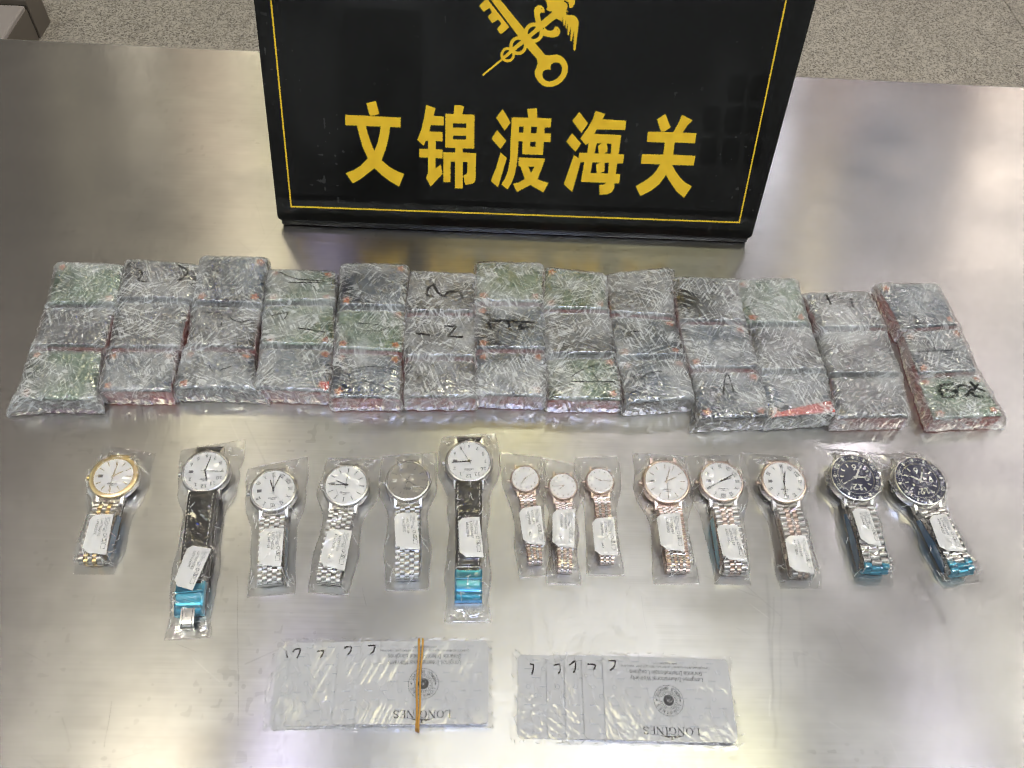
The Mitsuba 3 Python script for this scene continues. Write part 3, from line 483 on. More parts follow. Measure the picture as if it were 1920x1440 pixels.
# ------------------------------------------------------------------ wrapped banknote bundles
EDGE = {'g': 'edge_grey', 'p': 'edge_pink', 'r': 'edge_red'}; NOTE = {'G': 'note_green', 'B': 'note_blue', 'K': 'note_grey'}
LOOKS = ['Gg Kp Gg', 'Kg Kr Br', 'Bg Kp Bg', 'Gg Gg Bp', 'Bg Gr Bp', 'Kr Kp Kr', 'Gp Bp Bp', 'Gr Kg Gp', 'Kr Bg Bg', 'Kp Br Bg', 'Gg Kg Bg', 'Kp Kg Kp', 'Bp Bp Gr']
BLABEL = ['leftmost wrapped banknote bundle, green notes at both ends and crumpled film at its corner',
    'film-wrapped dark grey banknote bundle with red front edge, second from the left',
    'film-wrapped blue grey banknote bundle reaching farthest back, third from the left',
    'film-wrapped pale green banknote bundle with a red heart-like corner print, fourth from the left',
    'film-wrapped banknote bundle with blue, green and blue stacks, fifth from the left',
    'film-wrapped plain grey banknote bundle with red far and front edges, sixth from the left',
    'film-wrapped banknote bundle with pink bands and four orange corner flowers, seventh from the left',
    'film-wrapped banknote bundle whose near green stack has an open triangle marked on it',
    'film-wrapped bluish banknote bundle with a film tail at its far right corner',
    'film-wrapped banknote bundle marked with a letter A on its near stack',
    'film-wrapped banknote bundle with a bright red folded wedge at its near edge',
    'film-wrapped grey banknote bundle second from the right, two short marks on its far stack',
    'rightmost wrapped banknote bundle, red sided with bold black writing on its near stack']
ZB, ZF = 13.0, 19.0
for bi, stacks in enumerate(BUNDLES):
    rng = np.random.default_rng(100 + bi)
    key = 'banknote_bundle' if bi == 0 else f'banknote_bundle_{bi:03d}'
    for si, (q, lk) in enumerate(zip(stacks, LOOKS[bi].split())):
        q = np.array(q)
        top = np.c_[q, [ZB, ZB, ZF, ZF]]
        low = np.c_[q + rng.uniform(-0.5, 0.5, (4, 2)), [1.0] * 4]; low[:2, 1] -= 0.3 if si else -1.5; low[2:, 1] += rng.uniform(0.2, 1.6)
        n = 22; a = np.linspace(0, 1, n)
        tops = np.array([top[0] * (1 - s) * (1 - t) + top[1] * s * (1 - t) + top[2] * s * t + top[3] * (1 - s) * t for t in a for s in a])
        u, v_ = np.meshgrid(a, a); tops[:, 2] += 0.5 * np.sin(np.pi * u.ravel()) * np.sin(np.pi * v_.ravel()) + 0.25 * lump(tops[:, 0], tops[:, 1], 12, bi)
        wm, lm = math.dist(q[0], q[1]), math.dist(q[1], q[2])
        eu, ev = np.minimum(u, 1 - u).ravel() * wm, (1 - v_.ravel()) * lm if si < 2 else np.minimum(v_, 1 - v_).ravel() * lm
        tops[:, 2] -= 2.0 * np.clip(1 - eu / 6, 0, 1) ** 2 + 1.2 * np.clip(1 - ev / 5, 0, 1) ** 2
        f = grid_faces(n, n)
        put(f'{key}__note_stack__top_note' if si == 0 else f'{key}__note_stack_{si:03d}__top_note', (tops, f), NOTE[lk[0]], smooth=True, uv=np.c_[u.ravel() * 0.998 + 1 + bi * 3 + si, 1 - v_.ravel()])
        body = np.vstack([top - [[0, 0, 2.3], [0, 0, 2.3], [0, 0, 3.4], [0, 0, 3.4]], low])
        put(f'{key}__note_stack' if si == 0 else f'{key}__note_stack_{si:03d}', (body, np.array([(0, 1, 5, 4), (1, 2, 6, 5), (2, 3, 7, 6), (3, 0, 4, 7), (4, 5, 6, 7), (3, 2, 1, 0)])), EDGE[lk[1]])
    if bi in (3, 10):   # the red print that shows at a near corner
        q = np.array(stacks[2])
        def on_top(s, t): return np.r_[q[0] * (1 - s) * (1 - t) + q[1] * s * (1 - t) + q[2] * s * t + q[3] * (1 - s) * t, ZB + (ZF - ZB) * t + 0.75]
        pts = [(0.86, 0.80), (0.93, 0.84), (1.0, 0.79), (1.0, 0.93), (0.95, 1.0), (0.88, 0.93)] if bi == 3 else [(0.05, 0.93), (0.55, 0.80), (0.97, 0.72), (1.0, 1.0), (0.03, 1.0)]
        v = np.array([on_top(*p) for p in pts]); f = np.array([(0, i + 1, i) for i in range(1, len(pts) - 1)])
        put(f'{key}__red_corner', (np.vstack([v, v - [0, 0, 0.2]]), np.vstack([f, f[:, ::-1] + len(v)])), 'red_print')
    # the film: rows of (left, right, z) along the bundle
    rows = []
    for si, q in enumerate(stacks):
        q = np.array(q); rows += [(q[0], q[1], ZB), (q[3], q[2], ZF)]
    dist = np.r_[0, np.cumsum([max(0.5, np.linalg.norm((rows[i + 1][0] + rows[i + 1][1] - rows[i][0] - rows[i][1]) / 2)) for i in range(5)])]
    L = dist[-1]; nv = int(L / 0.58); d = np.linspace(0, L, nv)
    def along(c): return np.stack([ndimage.gaussian_filter1d(np.interp(d, dist, [r[c][k] for r in rows]), 2.5, mode='nearest') for k in (0, 1)], 1)
    lf, rt = along(0), along(1)
    z = np.interp(d, dist, [r[2] for r in rows]); zz = ndimage.gaussian_filter1d(ndimage.grey_dilation(z, 5), 2.0, mode='nearest'); z = np.maximum(zz, z) + 0.9
    nw = 17; w = np.linspace(1, 0, nw)[:-1]
    ext = np.r_[np.zeros(nw - 1), np.linspace(0, 1, nv), np.ones(nw - 1)]; wv = np.r_[w, np.zeros(nv), w[::-1]]
    nu = int(58 / 0.58); su = np.r_[np.zeros(nw - 1), np.linspace(0, 1, nu), np.ones(nw - 1)]; wu = np.r_[w, np.zeros(nu), w[::-1]]
    NV, NU = len(ext), len(su)
    row = np.r_[np.zeros(nw - 1, int), np.arange(nv), np.full(nw - 1, nv - 1)]
    out = lambda q_: 1.2 * (1 - (1 - q_) ** 3) + 0.4 * q_ - 1.2 * np.clip(q_ - 0.72, 0, 1) / 0.28
    drop = lambda q_: np.minimum(q_ ** 1.6, 0.955)
    base = lf[row][:, None] * (1 - su)[None, :, None] + rt[row][:, None] * su[None, :, None]
    dirv = (lf[-1] + rt[-1] - lf[0] - rt[0]); dirv = dirv / np.linalg.norm(dirv); diru = (rt - lf).mean(0); diru /= np.linalg.norm(diru)
    sv, sgu = np.where(ext < 0.5, -1, 1), np.where(su < 0.5, -1, 1)
    flare = 1 + 0.7 * np.clip(2 * lump(base[..., 0], base[..., 1], 14, 500 + bi), -0.4, 1) + 0.7 * lump(base[..., 0], base[..., 1], 4, 520 + bi)
    xy = base + dirv * (sv * out(wv))[:, None, None] * flare[..., None] + diru * (sgu * out(wu))[None, :, None] * flare[..., None]
    eu = np.minimum(su, 1 - su)[None] * 57; ev = np.minimum(ext, 1 - ext)[:, None] * L
    zt = z[row][:, None] * np.ones(NU)[None] - 1.9 * np.clip(1 - eu / 6, 0, 1) ** 2 - 1.1 * np.clip(1 - ev / 5, 0, 1) ** 2
    zc = zt * (1 - drop(wv))[:, None] * (1 - drop(wu))[None] + 0.45
    if bi in (0, 2, 8, 9, 12):   # loose tails of film
        tails = {0: [(1, 0, 11, 13)], 2: [(1, 1, 10, 9)], 8: [(0, 1, 10, 5)], 9: [(1, 0, 9, 6)], 12: [(1, 1, 9, 7)]}[bi]
        for tv, tu, rad, amt in tails:
            c = (lf if tu == 0 else rt)[0 if tv == 0 else -1]
            g = np.exp(-(((xy - c) ** 2).sum(-1)) / rad ** 2) * np.maximum(wv[:, None], wu[None]) ** 1.3
            xy = xy + (dirv * (1 if tv else -1) * 0.35 + diru * (1 if tu else -1))[None, None] * (g * amt)[..., None]
            zc = zc + g * 5 * (0.5 + lump(xy[..., 0], xy[..., 1], 5, 77)) * (1 - drop(np.maximum(wv[:, None], wu[None])) * 0.7)
    v = np.concatenate([xy, zc[..., None]], -1).reshape(-1, 3); f = grid_faces(NV, NU)
    UU = np.broadcast_to((su * 58 + sgu * wu * 15)[None], (NV, NU)).ravel(); VV = np.broadcast_to((ext * L + sv * wv * 16)[:, None], (NV, NU)).ravel()
    uvw = np.c_[UU + 211 * bi, VV + 57 * bi]; x, y = uvw[:, 0], -uvw[:, 1]
    a0 = rng.uniform(0, 3.1)
    region = np.clip(lump(x, y, 20, 40 + bi) * 5 + 0.5, 0, 1)
    amp = 0.25 + 1.1 * np.clip(lump(x, y, 13, 60 + bi) + 0.5, 0, 1)
    disp = 0.60 * (ridge(x, y, a0, 2.4, 5, 1 + bi * 7) * region + ridge(x, y, a0 + 1.1, 2.6, 6, 2 + bi * 7) * (1 - region)) * amp
    disp += 0.34 * amp * ridge(x, y, a0 + 0.5, 1.7, 2.4, 3 + bi * 7) + 0.20 * amp * ridge(x, y, a0 + 2.2, 1.4, 1.8, 4 + bi * 7) + 0.5 * (lump(x, y, 9, 5 + bi) + 0.5) + 0.35
    edge_ = np.clip(np.maximum(np.broadcast_to(wu[None], (NV, NU)), np.broadcast_to(wv[:, None], (NV, NU))).ravel() * 3, 0, 1)
    disp += edge_ * (0.9 * (lump(x, y, 5, 15 + bi) + 0.2) + 0.5 * ridge(x, y, a0 + 1.5, 3.2, 2.5, 9 + bi))
    def facet(ang, s_, st, sd):
        c_, d_ = math.cos(ang), math.sin(ang); return lump((x * c_ + y * d_) / st, -x * d_ + y * c_, s_, sd)
    disp += (0.75 * facet(a0 + 0.3, 1.7, 3.0, 71 + bi) + 0.65 * facet(a0 + 1.7, 1.6, 2.6, 91 + bi)) * (0.35 + 0.65 * amp)
    under_ = v[:, 2].copy()
    v = v + normals_of(v, f) * disp[:, None]; v[:, 2] = np.maximum(v[:, 2], 0.35)
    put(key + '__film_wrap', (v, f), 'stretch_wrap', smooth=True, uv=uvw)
    kc = put(key + '__film_wrap__crease_glint', crease_glints(v, None, int(rng.uniform(110, 210)), 4000 + bi, (a0, a0 + 0.5, a0 + 1.1, a0 + 2.2), 0.20, (1.5, 11.0), 0.125, meshkit.noise(np.c_[v[:, :2] / 17, np.full(len(v), bi * 1.9)], 31) > rng.uniform(0.38, 0.52)), 'film_glint', smooth=True); tag(kc, kind='stuff')
    tree_ = cKDTree(v[:, :2])
    for wd, pl in SCRIBBLES.get(str(bi), []):
        p = spline(pl, 0.5) if len(pl) > 2 else np.linspace(pl[0], pl[1], max(3, int(math.dist(*pl) / 0.5)))
        p = np.asarray(p); t = np.gradient(p, axis=0); t /= np.linalg.norm(t, axis=1, keepdims=True) + 1e-9; nn = np.c_[-t[:, 1], t[:, 0]]
        wob = wd / 2 * (0.8 + 0.5 * (meshkit.noise(np.c_[p / 1.5, np.zeros(len(p))], 5)))
        across = np.linspace(-1, 1, 5); q = (p[:, None] + nn[:, None] * (across[None, :, None] * wob[:, None, None]))
        dd, ii = tree_.query(q.reshape(-1, 2), k=3); zq = v[ii, 2].max(1) + 0.20
        put(key + '__marker_writing', (np.c_[q.reshape(-1, 2), zq], grid_faces(len(p), 5)), 'marker_ink')
    tag(key, BLABEL[bi], 'banknote bundle', 'film-wrapped banknote bundles in a row')

# ------------------------------------------------------------------ watches, their tags and bags
def link_piece(x0, x1, p, h):
    pr = [(-0.45 * p, -h * 0.6), (-0.45 * p, -0.1 * h), (-0.31 * p, 0.55 * h), (-0.12 * p, 0.88 * h), (0.12 * p, 0.88 * h), (0.31 * p, 0.55 * h), (0.45 * p, -0.1 * h), (0.45 * p, -h * 0.6)]
    n = len(pr); v = [(x, a, b) for x in (x0 + 0.12, x1 - 0.12) for a, b in pr]
    f = [(i, (i + 1) % n, (i + 1) % n + n) for i in range(n)] + [(i, (i + 1) % n + n, i + n) for i in range(n)]
    f += [(0, i + 1, i) for i in range(1, n - 1)] + [(n, n + i, n + i + 1) for i in range(1, n - 1)]
    return np.array(v, float), np.array(f)[:, ::-1]
def clock(r, hour): a = hour * math.pi / 6; return -r * math.sin(a), -r * math.cos(a)
def hand(hour, r0, r1, w, z, taper=0.4):
    a = hour * math.pi / 6; d = np.array([-math.sin(a), -math.cos(a)]); n = np.array([-d[1], d[0]])
    pts = [d * -r0 + n * w / 2, d * -r0 - n * w / 2, d * r1 * 0.75 - n * w / 2, d * r1 - n * w * taper / 2, d * r1 + n * w * taper / 2, d * r1 * 0.75 + n * w / 2]
    return extrude(Polygon(pts), z, z + 0.18)
def dial_text(s, h, hour, r, z, radial, bold=True):
    x, y = clock(r, hour); a = math.pi - hour * math.pi / 6 if radial else math.pi
    return move(text(s, h, bold, 0.12), shift(x, y, z) @ rot(a))

ROMAN = ['XII', 'I', 'II', 'III', 'IV', 'V', 'VI', 'VII', 'VIII', 'IX', 'X', 'XI']
# case metal, dial, numerals, (outer link, inner link, columns), hour, minute, second, far stub, text rows, label of watch
SPEC = [
 ('steel_polish', 'gold_metal', 'dial_white', 'baton', 'band2', (7.9, 31, 0.5), 'gold', 'two-tone watch with a broad yellow gold bezel and white baton dial', ('L49743222', '47921132', '')),
 ('steel_polish', 'steel_polish', 'dial_white', 'arabic', 'leather', (11.6, 32.5, 46), 'ink', 'black leather strap watch with a steel buckle tip poking out beyond its blue clasp', ('L27554783', '48162690', '')),
 ('steel_polish', 'steel_polish', 'dial_white', 'roman', 'steel', (5.45, 34, 30), 'ink', 'steel bracelet watch with white dial and thick dark roman numerals', ('L47741126', '47948753', '')),
 ('steel_polish', 'steel_polish', 'dial_white', 'baton', 'steel', (3.65, 14, 30), 'ink', 'steel bracelet watch with white dial, thin batons and a day window', ('L41994126', '47677621', 'BAJ')),
 ('steel_polish', 'steel_polish', 'dial_grey', 'baton', 'steel', (10.2, 52, 3), 'steel', 'steel bracelet watch with the only plain taupe grey dial', ('L48214726', '46981723', '')),
 ('steel_polish', 'steel_polish', 'dial_white', 'arabic', 'leather', (2.8, 14, 25), 'ink', 'black leather strap watch lying farthest back with flat blue filmed clasp', ('L27554783', '48163269', '')),
 ('rose_metal', 'rose_metal', 'dial_white', 'dots', 'rose_small', (1.4, 40, 0), 'rose', 'small rose gold watch, leftmost of the three small ones', ('L42091977', '46259108', 'BAJ')),
 ('rose_metal', 'rose_metal', 'dial_white', 'dots', 'rose_small', (1.5, 14, 0), 'rose', 'small rose gold watch in the middle of the three small ones', ('L42091977', '47936560', 'BAJ')),
 ('rose_metal', 'rose_metal', 'dial_white', 'dots', 'rose_small', (3.9, 46, 0), 'rose', 'small rose gold watch, rightmost of the three small ones', ('L42091977', '48052504', 'BAJ')),
 ('rose_metal', 'rose_metal', 'dial_white', 'baton', 'rose', (8.2, 33, 0), 'rose', 'large all rose gold watch with white baton dial', ('L49051127', '47855602', '')),
 ('steel_polish', 'rose_metal', 'dial_white', 'roman', 'band2r', (8.35, 40, 10), 'ink', 'two-tone watch with thin rose bezel, its hands forming one diagonal line', ('L47551127', '47801156', '')),
 ('steel_polish', 'rose_metal', 'dial_white', 'roman', 'band2r', (6.5, 0.5, 30), 'ink', 'two-tone watch with thin rose bezel and long stretch of rose centred bracelet showing', ('L49511127', '46917058', '')),
 ('steel_polish', 'bezel_blue', 'dial_blue', 'diver', 'diver', (6.9, 45, 10), 'lume', 'blue diver watch with rotating bezel, left one of the two divers', ('L37414966', '47854487', '')),
 ('steel_polish', 'bezel_blue', 'dial_blue', 'diver', 'diver', (4.2, 35, 20), 'lume', 'blue diver watch with rotating bezel at the right end of the row', ('L37414966', '47869150', '')),
]
BANDS = {'steel': (18.0, 16.5, 4.6, 'ss', [('s', 1)] * 5), 'band2': (17.0, 16.0, 4.9, 'gs', [('s', 1), ('g', .8), ('s', .8), ('g', .8), ('s', 1)]),
         'band2r': (18.5, 16.5, 4.6, 'rs', [('s', 1.2), ('r', .9), ('s', .5), ('r', .9), ('s', 1.2)]), 'rose': (18.0, 17.0, 3.3, 'rs', [('r', 1), ('s', .7), ('r', .7), ('s', .5), ('r', .7), ('s', .7), ('r', 1)]),
         'rose_small': (12.5, 10.0, 2.9, 'rr', [('r', 1), ('s', .7), ('r', 1), ('s', .7), ('r', 1)]), 'diver': (20.0, 18.0, 5.0, 'ss', [('s', 1), ('s', 1.4), ('s', 1)])}
MET = {'s': 'steel_polish', 'g': 'gold_metal', 'r': 'rose_metal'}

def build_watch(wi, c, R, L, ang, quad, spec):
    case_m, bezel_m, dial_m, marks, band, (hh, mm, ss), hand_kind, label, rows = spec
    key = 'wristwatch' if wi == 0 else f'wristwatch_{wi:03d}'
    small = R < 14; dive = marks == 'diver'; leather = band == 'leather'
    W0 = shift(*c) @ rot(math.radians(ang))
    zc = 3.4 if small else (5.2 if not dive else 4.6)
    tall = 6.6 if small else (8.6 if not dive else 10.2)
    CM = W0 @ shift(0, 0, zc) @ rot(math.radians(5.5), 'x')
    rd = R * (0.80 if wi == 0 else 0.885) if not dive else R * 0.72
    ink = {'ink': 'dial_ink', 'gold': 'gold_metal', 'rose': 'rose_metal', 'steel': 'steel_polish', 'lume': 'lume'}[hand_kind]
    t = tall
    put(key + '__case', lathe([(0, 0), (R * 0.80, 0), (R * 0.90, 0.6), (R * 1.0, 2.0), (R * 1.02, t * 0.5), (R * 0.99, t - 2.2), (R * 0.95, t - 1.9), (0, t - 1.9)], 64), case_m, smooth=40, M=CM)
    if dive:
        put(key + '__bezel_rim', lathe([(R * 0.98, t - 2.2), (R * 1.02, t - 1.2), (R * 1.0, t - 0.35), (R * 0.965, t - 0.1), (R * 0.955, t - 0.5)], 72), 'steel_polish', smooth=40, M=CM)
        put(key + '__bezel', lathe([(R * 0.957, t - 0.6), (R * 0.957, t - 0.2), (R * 0.76, t + 0.15), (R * 0.735, t - 0.1), (R * 0.735, t - 1.0)], 72), bezel_m, smooth=40, M=CM)
        put(key + '__dial_ring', lathe([(R * 0.735, t - 0.3), (R * 0.715, t - 0.15), (R * 0.70, t - 0.9)], 64), 'steel_brushed', smooth=40, M=CM)
        rm = R * 0.855; zb = t + 0.06
        bm = []
        for q in range(60):
            hq = q / 5; x, y = clock(rm, hq)
            if q % 5 and (q < 15 or q > 45 or True) and q % 5: bm.append(move(lathe([(0, .0), (.32, 0), (.32, .1), (0, .1)], 6), shift(x, y, zb)))
        for hq in range(12):
            a = math.pi - hq * math.pi / 6; x, y = clock(rm, hq)
            if hq == 0: shp = Polygon([(-1.9, 1.7), (1.9, 1.7), (0, -1.5)])
            elif hq in (2, 4, 8, 10): bm.append(dial_text(str(hq * 5), 2.7, hq, rm, zb, True)); continue
            else: shp = sbox(-0.75, -1.5, 0.75, 1.5)
            bm.append(move(extrude(shp, 0, 0.12), shift(x, y, zb) @ rot(a)))
        put(key + '__bezel_markings', cat(bm), 'lume', M=CM)
    else:
        put(key + '__bezel', lathe([(R * 0.985, t - 2.3), (R * 1.0, t - 1.6), (R * 0.985, t - 0.7), (R * 0.95, t - 0.15), (rd + 0.25, t), (rd, t - 0.25), (rd, t - 1.0)], 72), bezel_m, smooth=40, M=CM)
    zd = t - 0.95 if not dive else t - 0.85
    put(key + '__dial', lathe([(rd, zd), (0, zd)], 48), dial_m, M=CM)
    m = []; zi = zd + 0.12; r1 = rd * 0.93
    if marks in ('baton', 'dots', 'diver'):
        for hq in range(12):
            if marks == 'diver' and hq in (0, 6, 9): continue
            x, y = clock(r1 * (0.84 if marks != 'dots' else 0.86), hq); a = math.pi - hq * math.pi / 6
            if marks == 'dots': m.append(move(lathe([(0, .25), (.45, .22), (.5, 0)], 8), shift(x, y, zi)))
            elif marks == 'diver': m.append(move(extrude(sbox(-0.5, -1.5, 0.5, 1.5), 0, .25), shift(x, y, zi) @ rot(a)))
            else: m.append(move(extrude(sbox(-0.26, -1.9, 0.26, 1.9), 0, .25), shift(x, y, zi) @ rot(a)))
        if marks == 'diver':
            for hq, s in ((0, '12'), (6, '6'), (9, '9')): m.append(dial_text(s, 5.0, hq, rd * 0.60, zi, False))
    elif marks == 'arabic':
        for hq in range(12):
            if hq == 3: continue
            m.append(dial_text(str(hq or 12), 2.7, hq, rd * 0.78, zi, False, False))
        for q in range(60): x, y = clock(rd * 0.95, q / 5); m.append(move(lathe([(0, .05), (.16, .05), (.16, 0)], 5), shift(x, y, zi)))
    else:
        for hq in range(12):
            if hq != 3: x, y = clock(rd * 0.80, hq); t_ = text(ROMAN[hq], 2.9, True); m.append(move((t_[0] * [0.62, 1, 1], t_[1]), shift(x, y, zi) @ rot(math.pi - hq * math.pi / 6)))
    put(key + '__hour_markers', cat(m), {'baton': 'grey_index' if hand_kind == 'ink' else ink, 'dots': 'rose_metal', 'diver': 'lume'}.get(marks, 'grey_index' if marks == 'roman' else 'dial_ink'), M=CM)
    if not small and not dive:
        x, y = clock(rd * 0.66, 3)
        put(key + '__date_window', cat([boxm(x - 1.6, x + 1.6, y - 1.1, y + 1.1, zi - 0.05, zi + 0.1)]), 'grey_index' if dial_m != 'dial_grey' else 'dial_white', M=CM)
        if marks != 'arabic' or wi: # maker's mark under twelve: winged hourglass over the name
            put(key + '__dial_mark', cat([move(text('LONGINES', 1.0, True, .1), shift(0, -rd * 0.42, zi) @ rot(math.pi)), boxm(-1.8, 1.8, -rd * 0.52, -rd * 0.52 + 0.35, zi, zi + .1)]), 'grey_index', M=CM)
    k = R / 18.0
    wide = 1.3 if dive else (0.75 if marks in ('arabic', 'roman') else 0.6)
    put(key + '__hour_hand', hand(hh, 1.6 * k, rd * 0.55, wide * k * 1.1, zi + 0.35), ink, M=CM)
    put(key + '__minute_hand', hand(mm / 5, 2 * k, rd * 0.82, wide * k * 0.85, zi + 0.60), ink, M=CM)
    if not small: put(key + '__second_hand', hand(ss / 5, 3.2, rd * 0.88, 0.28, zi + 0.85, 0.8), ink, M=CM)
    put(key + '__hand_cap', lathe([(0.75 * k, zi), (0.75 * k, zi + 1.0), (0.4 * k, zi + 1.15), (0, zi + 1.15)], 12), ink, smooth=40, M=CM)
    prof = [(rd + 0.05, t - 0.12), (rd * 0.7, t + 0.12), (rd * 0.35, t + 0.22), (0, t + 0.25)]
    put(key + '__crystal', lathe(prof, 40), 'crystal', smooth=True, M=CM)
    put(key + '__crown', move(lathe([(0, 0), (1.7 * k, 0), (1.9 * k, 0.4), (1.9 * k, 2.2), (1.5 * k, 2.6), (0, 2.6)], 14), shift(-R * 1.0, 0, t * 0.48) @ rot(-math.pi / 2, 'y')), bezel_m if not dive else case_m, smooth=30, M=CM)
    if dive:
        g = []
        for s in (-1, 1): g.append(boxm(-R - 2.2, -R + 2, s * 4 - 1.3, s * 4 + 1.3, t * 0.3, t * 0.62, 0.4))
        put(key + '__crown_guard', cat(g), case_m, M=CM)
    bw0 = 20.0 if leather else BANDS[band][0]
    for sx in (-1, 1):
        for sy in (-1, 1):
            x = sx * (bw0 / 2 + 0.2); yb = math.sqrt(max(4.0, (R * 0.96) ** 2 - x * x)) - 1.5
            hull = trimesh.convex.convex_hull(np.array([(x + a, sy * b, z) for a, b, z in ((-1.0 * k - .3, yb, 1.8), (1.2 * k + .3, yb, 1.8), (-1.0 * k - .3, yb, t - 2.4), (1.2 * k + .3, yb, t - 2.4), (-0.9 * k, R + 3.6 * k, 0.6), (0.9 * k, R + 3.6 * k, 0.6), (-0.9 * k, R + 3.2 * k, t * 0.48), (0.9 * k, R + 3.2 * k, t * 0.48))]))
            put(key + '__lug', (np.array(hull.vertices), np.array(hull.faces)), case_m, M=CM)
    H = [(0, 0, R + 1.5, zc + t + 0.9)]
    if leather:
        zt = 11.0
        yl = -(L - 25)
        pth = spline([(-(R - 0.5), zc + 4.6), (-(R + 6), zc + 5.8), (-(R + 25), zt - 1.2), (yl, 8.2)], 1.5)
        wdt = np.linspace(20.5, 17.5, len(pth)); v = []
        for (y, z), w_ in zip(pth, wdt): v += [(-w_ / 2, y, z), (-w_ / 2, y, z + 1.6), (-w_ / 2 + 1.4, y, z + 2.5), (w_ / 2 - 1.4, y, z + 2.5), (w_ / 2, y, z + 1.6), (w_ / 2, y, z)]
        f = [(6 * i + j, 6 * i + (j + 1) % 6, 6 * i + 6 + (j + 1) % 6, 6 * i + 6 + j) for i in range(len(pth) - 1) for j in range(6)] + [(0, 1, 2, 3), (0, 3, 4, 5)]
        n6 = 6 * len(pth) - 6; f += [(n6 + 3, n6 + 2, n6 + 1, n6), (n6 + 5, n6 + 4, n6 + 3, n6)]
        put(key + '__strap', (np.array(v), np.array(f)), 'leather', M=W0, smooth=35)
        st = []
        for i in range(2, len(pth) - 3, 2):
            for s in (-1, 1):
                w_ = wdt[i] / 2 - 1.9; p0, p1 = pth[i], pth[i + 1]
                st.append(tube([(s * w_, p0[0], p0[1] + 2.55), (s * w_, p1[0] - 0.2, p1[1] + 2.55)], 0.24, 5))
        put(key + '__stitching', cat(st), 'thread', M=W0); tag(key + '__stitching', kind='stuff')
        lo = spline([((R - 0.5), zc + 4.2), (R + 5, zc + 2.2), (R + 3.5, 2.3), (0, 1.6), (yl + 6, 1.4)], 3); v = []
        for y, z in lo: v += [(-9.6, y, z), (-9.6, y, z + 2.2), (9.6, y, z + 2.2), (9.6, y, z)]
        f = [(4 * i + j, 4 * i + (j + 1) % 4, 4 * i + 4 + (j + 1) % 4, 4 * i + 4 + j) for i in range(len(lo) - 1) for j in range(4)]
        put(key + '__strap', (np.array(v), np.array(f)[:, ::-1]), 'leather', M=W0)
        y1, y2 = -(L - 5), -(L - 27)
        pc = spline([(y2, 8.0), (y2 - 6, 9.0), (y1 + 6, 7.6), (y1, 3.5)], 0.8); v = []
        for y, z in pc: v += [(-9.6, y, max(1.2, z - 4)), (-9.6, y, z + 1.2), (-8.2, y, z + 2.2), (8.2, y, z + 2.2), (9.6, y, z + 1.2), (9.6, y, max(1.2, z - 4))]
        f = [(6 * i + j, 6 * i + (j + 1) % 6, 6 * i + 6 + (j + 1) % 6, 6 * i + 6 + j) for i in range(len(pc) - 1) for j in range(6)] + [(0, 1, 2, 3), (0, 3, 4, 5)]
        n6 = 6 * len(pc) - 6; f += [(n6 + 3, n6 + 2, n6 + 1, n6), (n6 + 5, n6 + 4, n6 + 3, n6)]
        put(key + '__clasp', (np.array(v), np.array(f)), 'blue_film', M=W0, smooth=25)
        put(key + '__clasp__bar', tube([(-9.3, y2 - 8.2, 11.4), (9.3, y2 - 8.2, 11.4)], 0.9, 8), 'blue_film', M=W0, smooth=True)
        put(key + '__buckle_edge', cat([boxm(-8.8, 8.8, y2 + 0.3, y2 + 1.6, 8.4, 11.2, .3), boxm(-9.4, -8.2, y2 - 1, y2 + 3, 8, 12, .3), boxm(8.2, 9.4, y2 - 1, y2 + 3, 8, 12, .3), boxm(-.7, .7, y2 - 1, y2 + 2.4, 8.4, 11.6, .3)]), 'steel_polish', M=W0)
        if wi == 1:
            tip = spline([(y1 + 7, 8.6), (y1 + 1, 8.4), (y1 - 7.0, 7.0), (y1 - 9.5, 4.6), (y1 - 9.0, 2.5)], 0.7); v = []
            for y, z in tip: v += [(-4.6, y, z - 1.2), (-4.6, y, z), (4.6, y, z), (4.6, y, z - 1.2)]
            f = [(4 * i + j, 4 * i + (j + 1) % 4, 4 * i + 4 + (j + 1) % 4, 4 * i + 4 + j) for i in range(len(tip) - 1) for j in range(4)]
            put(key + '__buckle_tip', (np.array(v), np.array(f)), 'steel_polish', M=W0, smooth=40)
            put(key + '__buckle_tip__groove', cat([tube([(s * 3.2, y, z + 0.06) for y, z in tip[2:-3]], 0.22, 5) for s in (-1, 1)]), 'dial_ink', M=W0)
        H += [(-10.5, 10.5, y2, -(R - 2), zt + 3.6), (-10.5, 10.5, y1 - 1, y2, 12.4), (-10, 10, R, R + 6, 9)]
        endy = -(L + (4 if wi == 1 else 2))
    else:
        b0, b1_, pitch, _, cols = BANDS[band]
        zt = 10.2 if small else 12.0
        ye = -(L - 1.5); rr = (zt - 2.2) / 2
        pth = [(-(R - 0.2), zc + t * 0.44), (-(R + 3.0), zc + t * 0.50), (-(R + 10), zt), (ye + rr + 6, zt), (ye + rr, zt - 0.15)]
        for a in np.linspace(0.25, 0.95, 5): pth.append((ye + rr - rr * math.sin(a * math.pi), 2.2 + rr + rr * math.cos(a * math.pi)))
        pth += [(ye + rr + 4, 2.1), (0, 2.0), (R - 4, 2.0), (R + 2.5 * k, 3.2), (R + 4.0 * k, zc + t * 0.22), (R + 2.2 * k, zc + t * 0.44)]
        fine = spline(pth, pitch / 2); tg = np.gradient(fine, axis=0); tg /= np.linalg.norm(tg, axis=1, keepdims=True)
        s_all = np.linspace(0, 1, len(fine)); tot = sum(c_[1] for c_ in cols); th = 1.35 if not small else 1.05
        under, nlink = [], 0
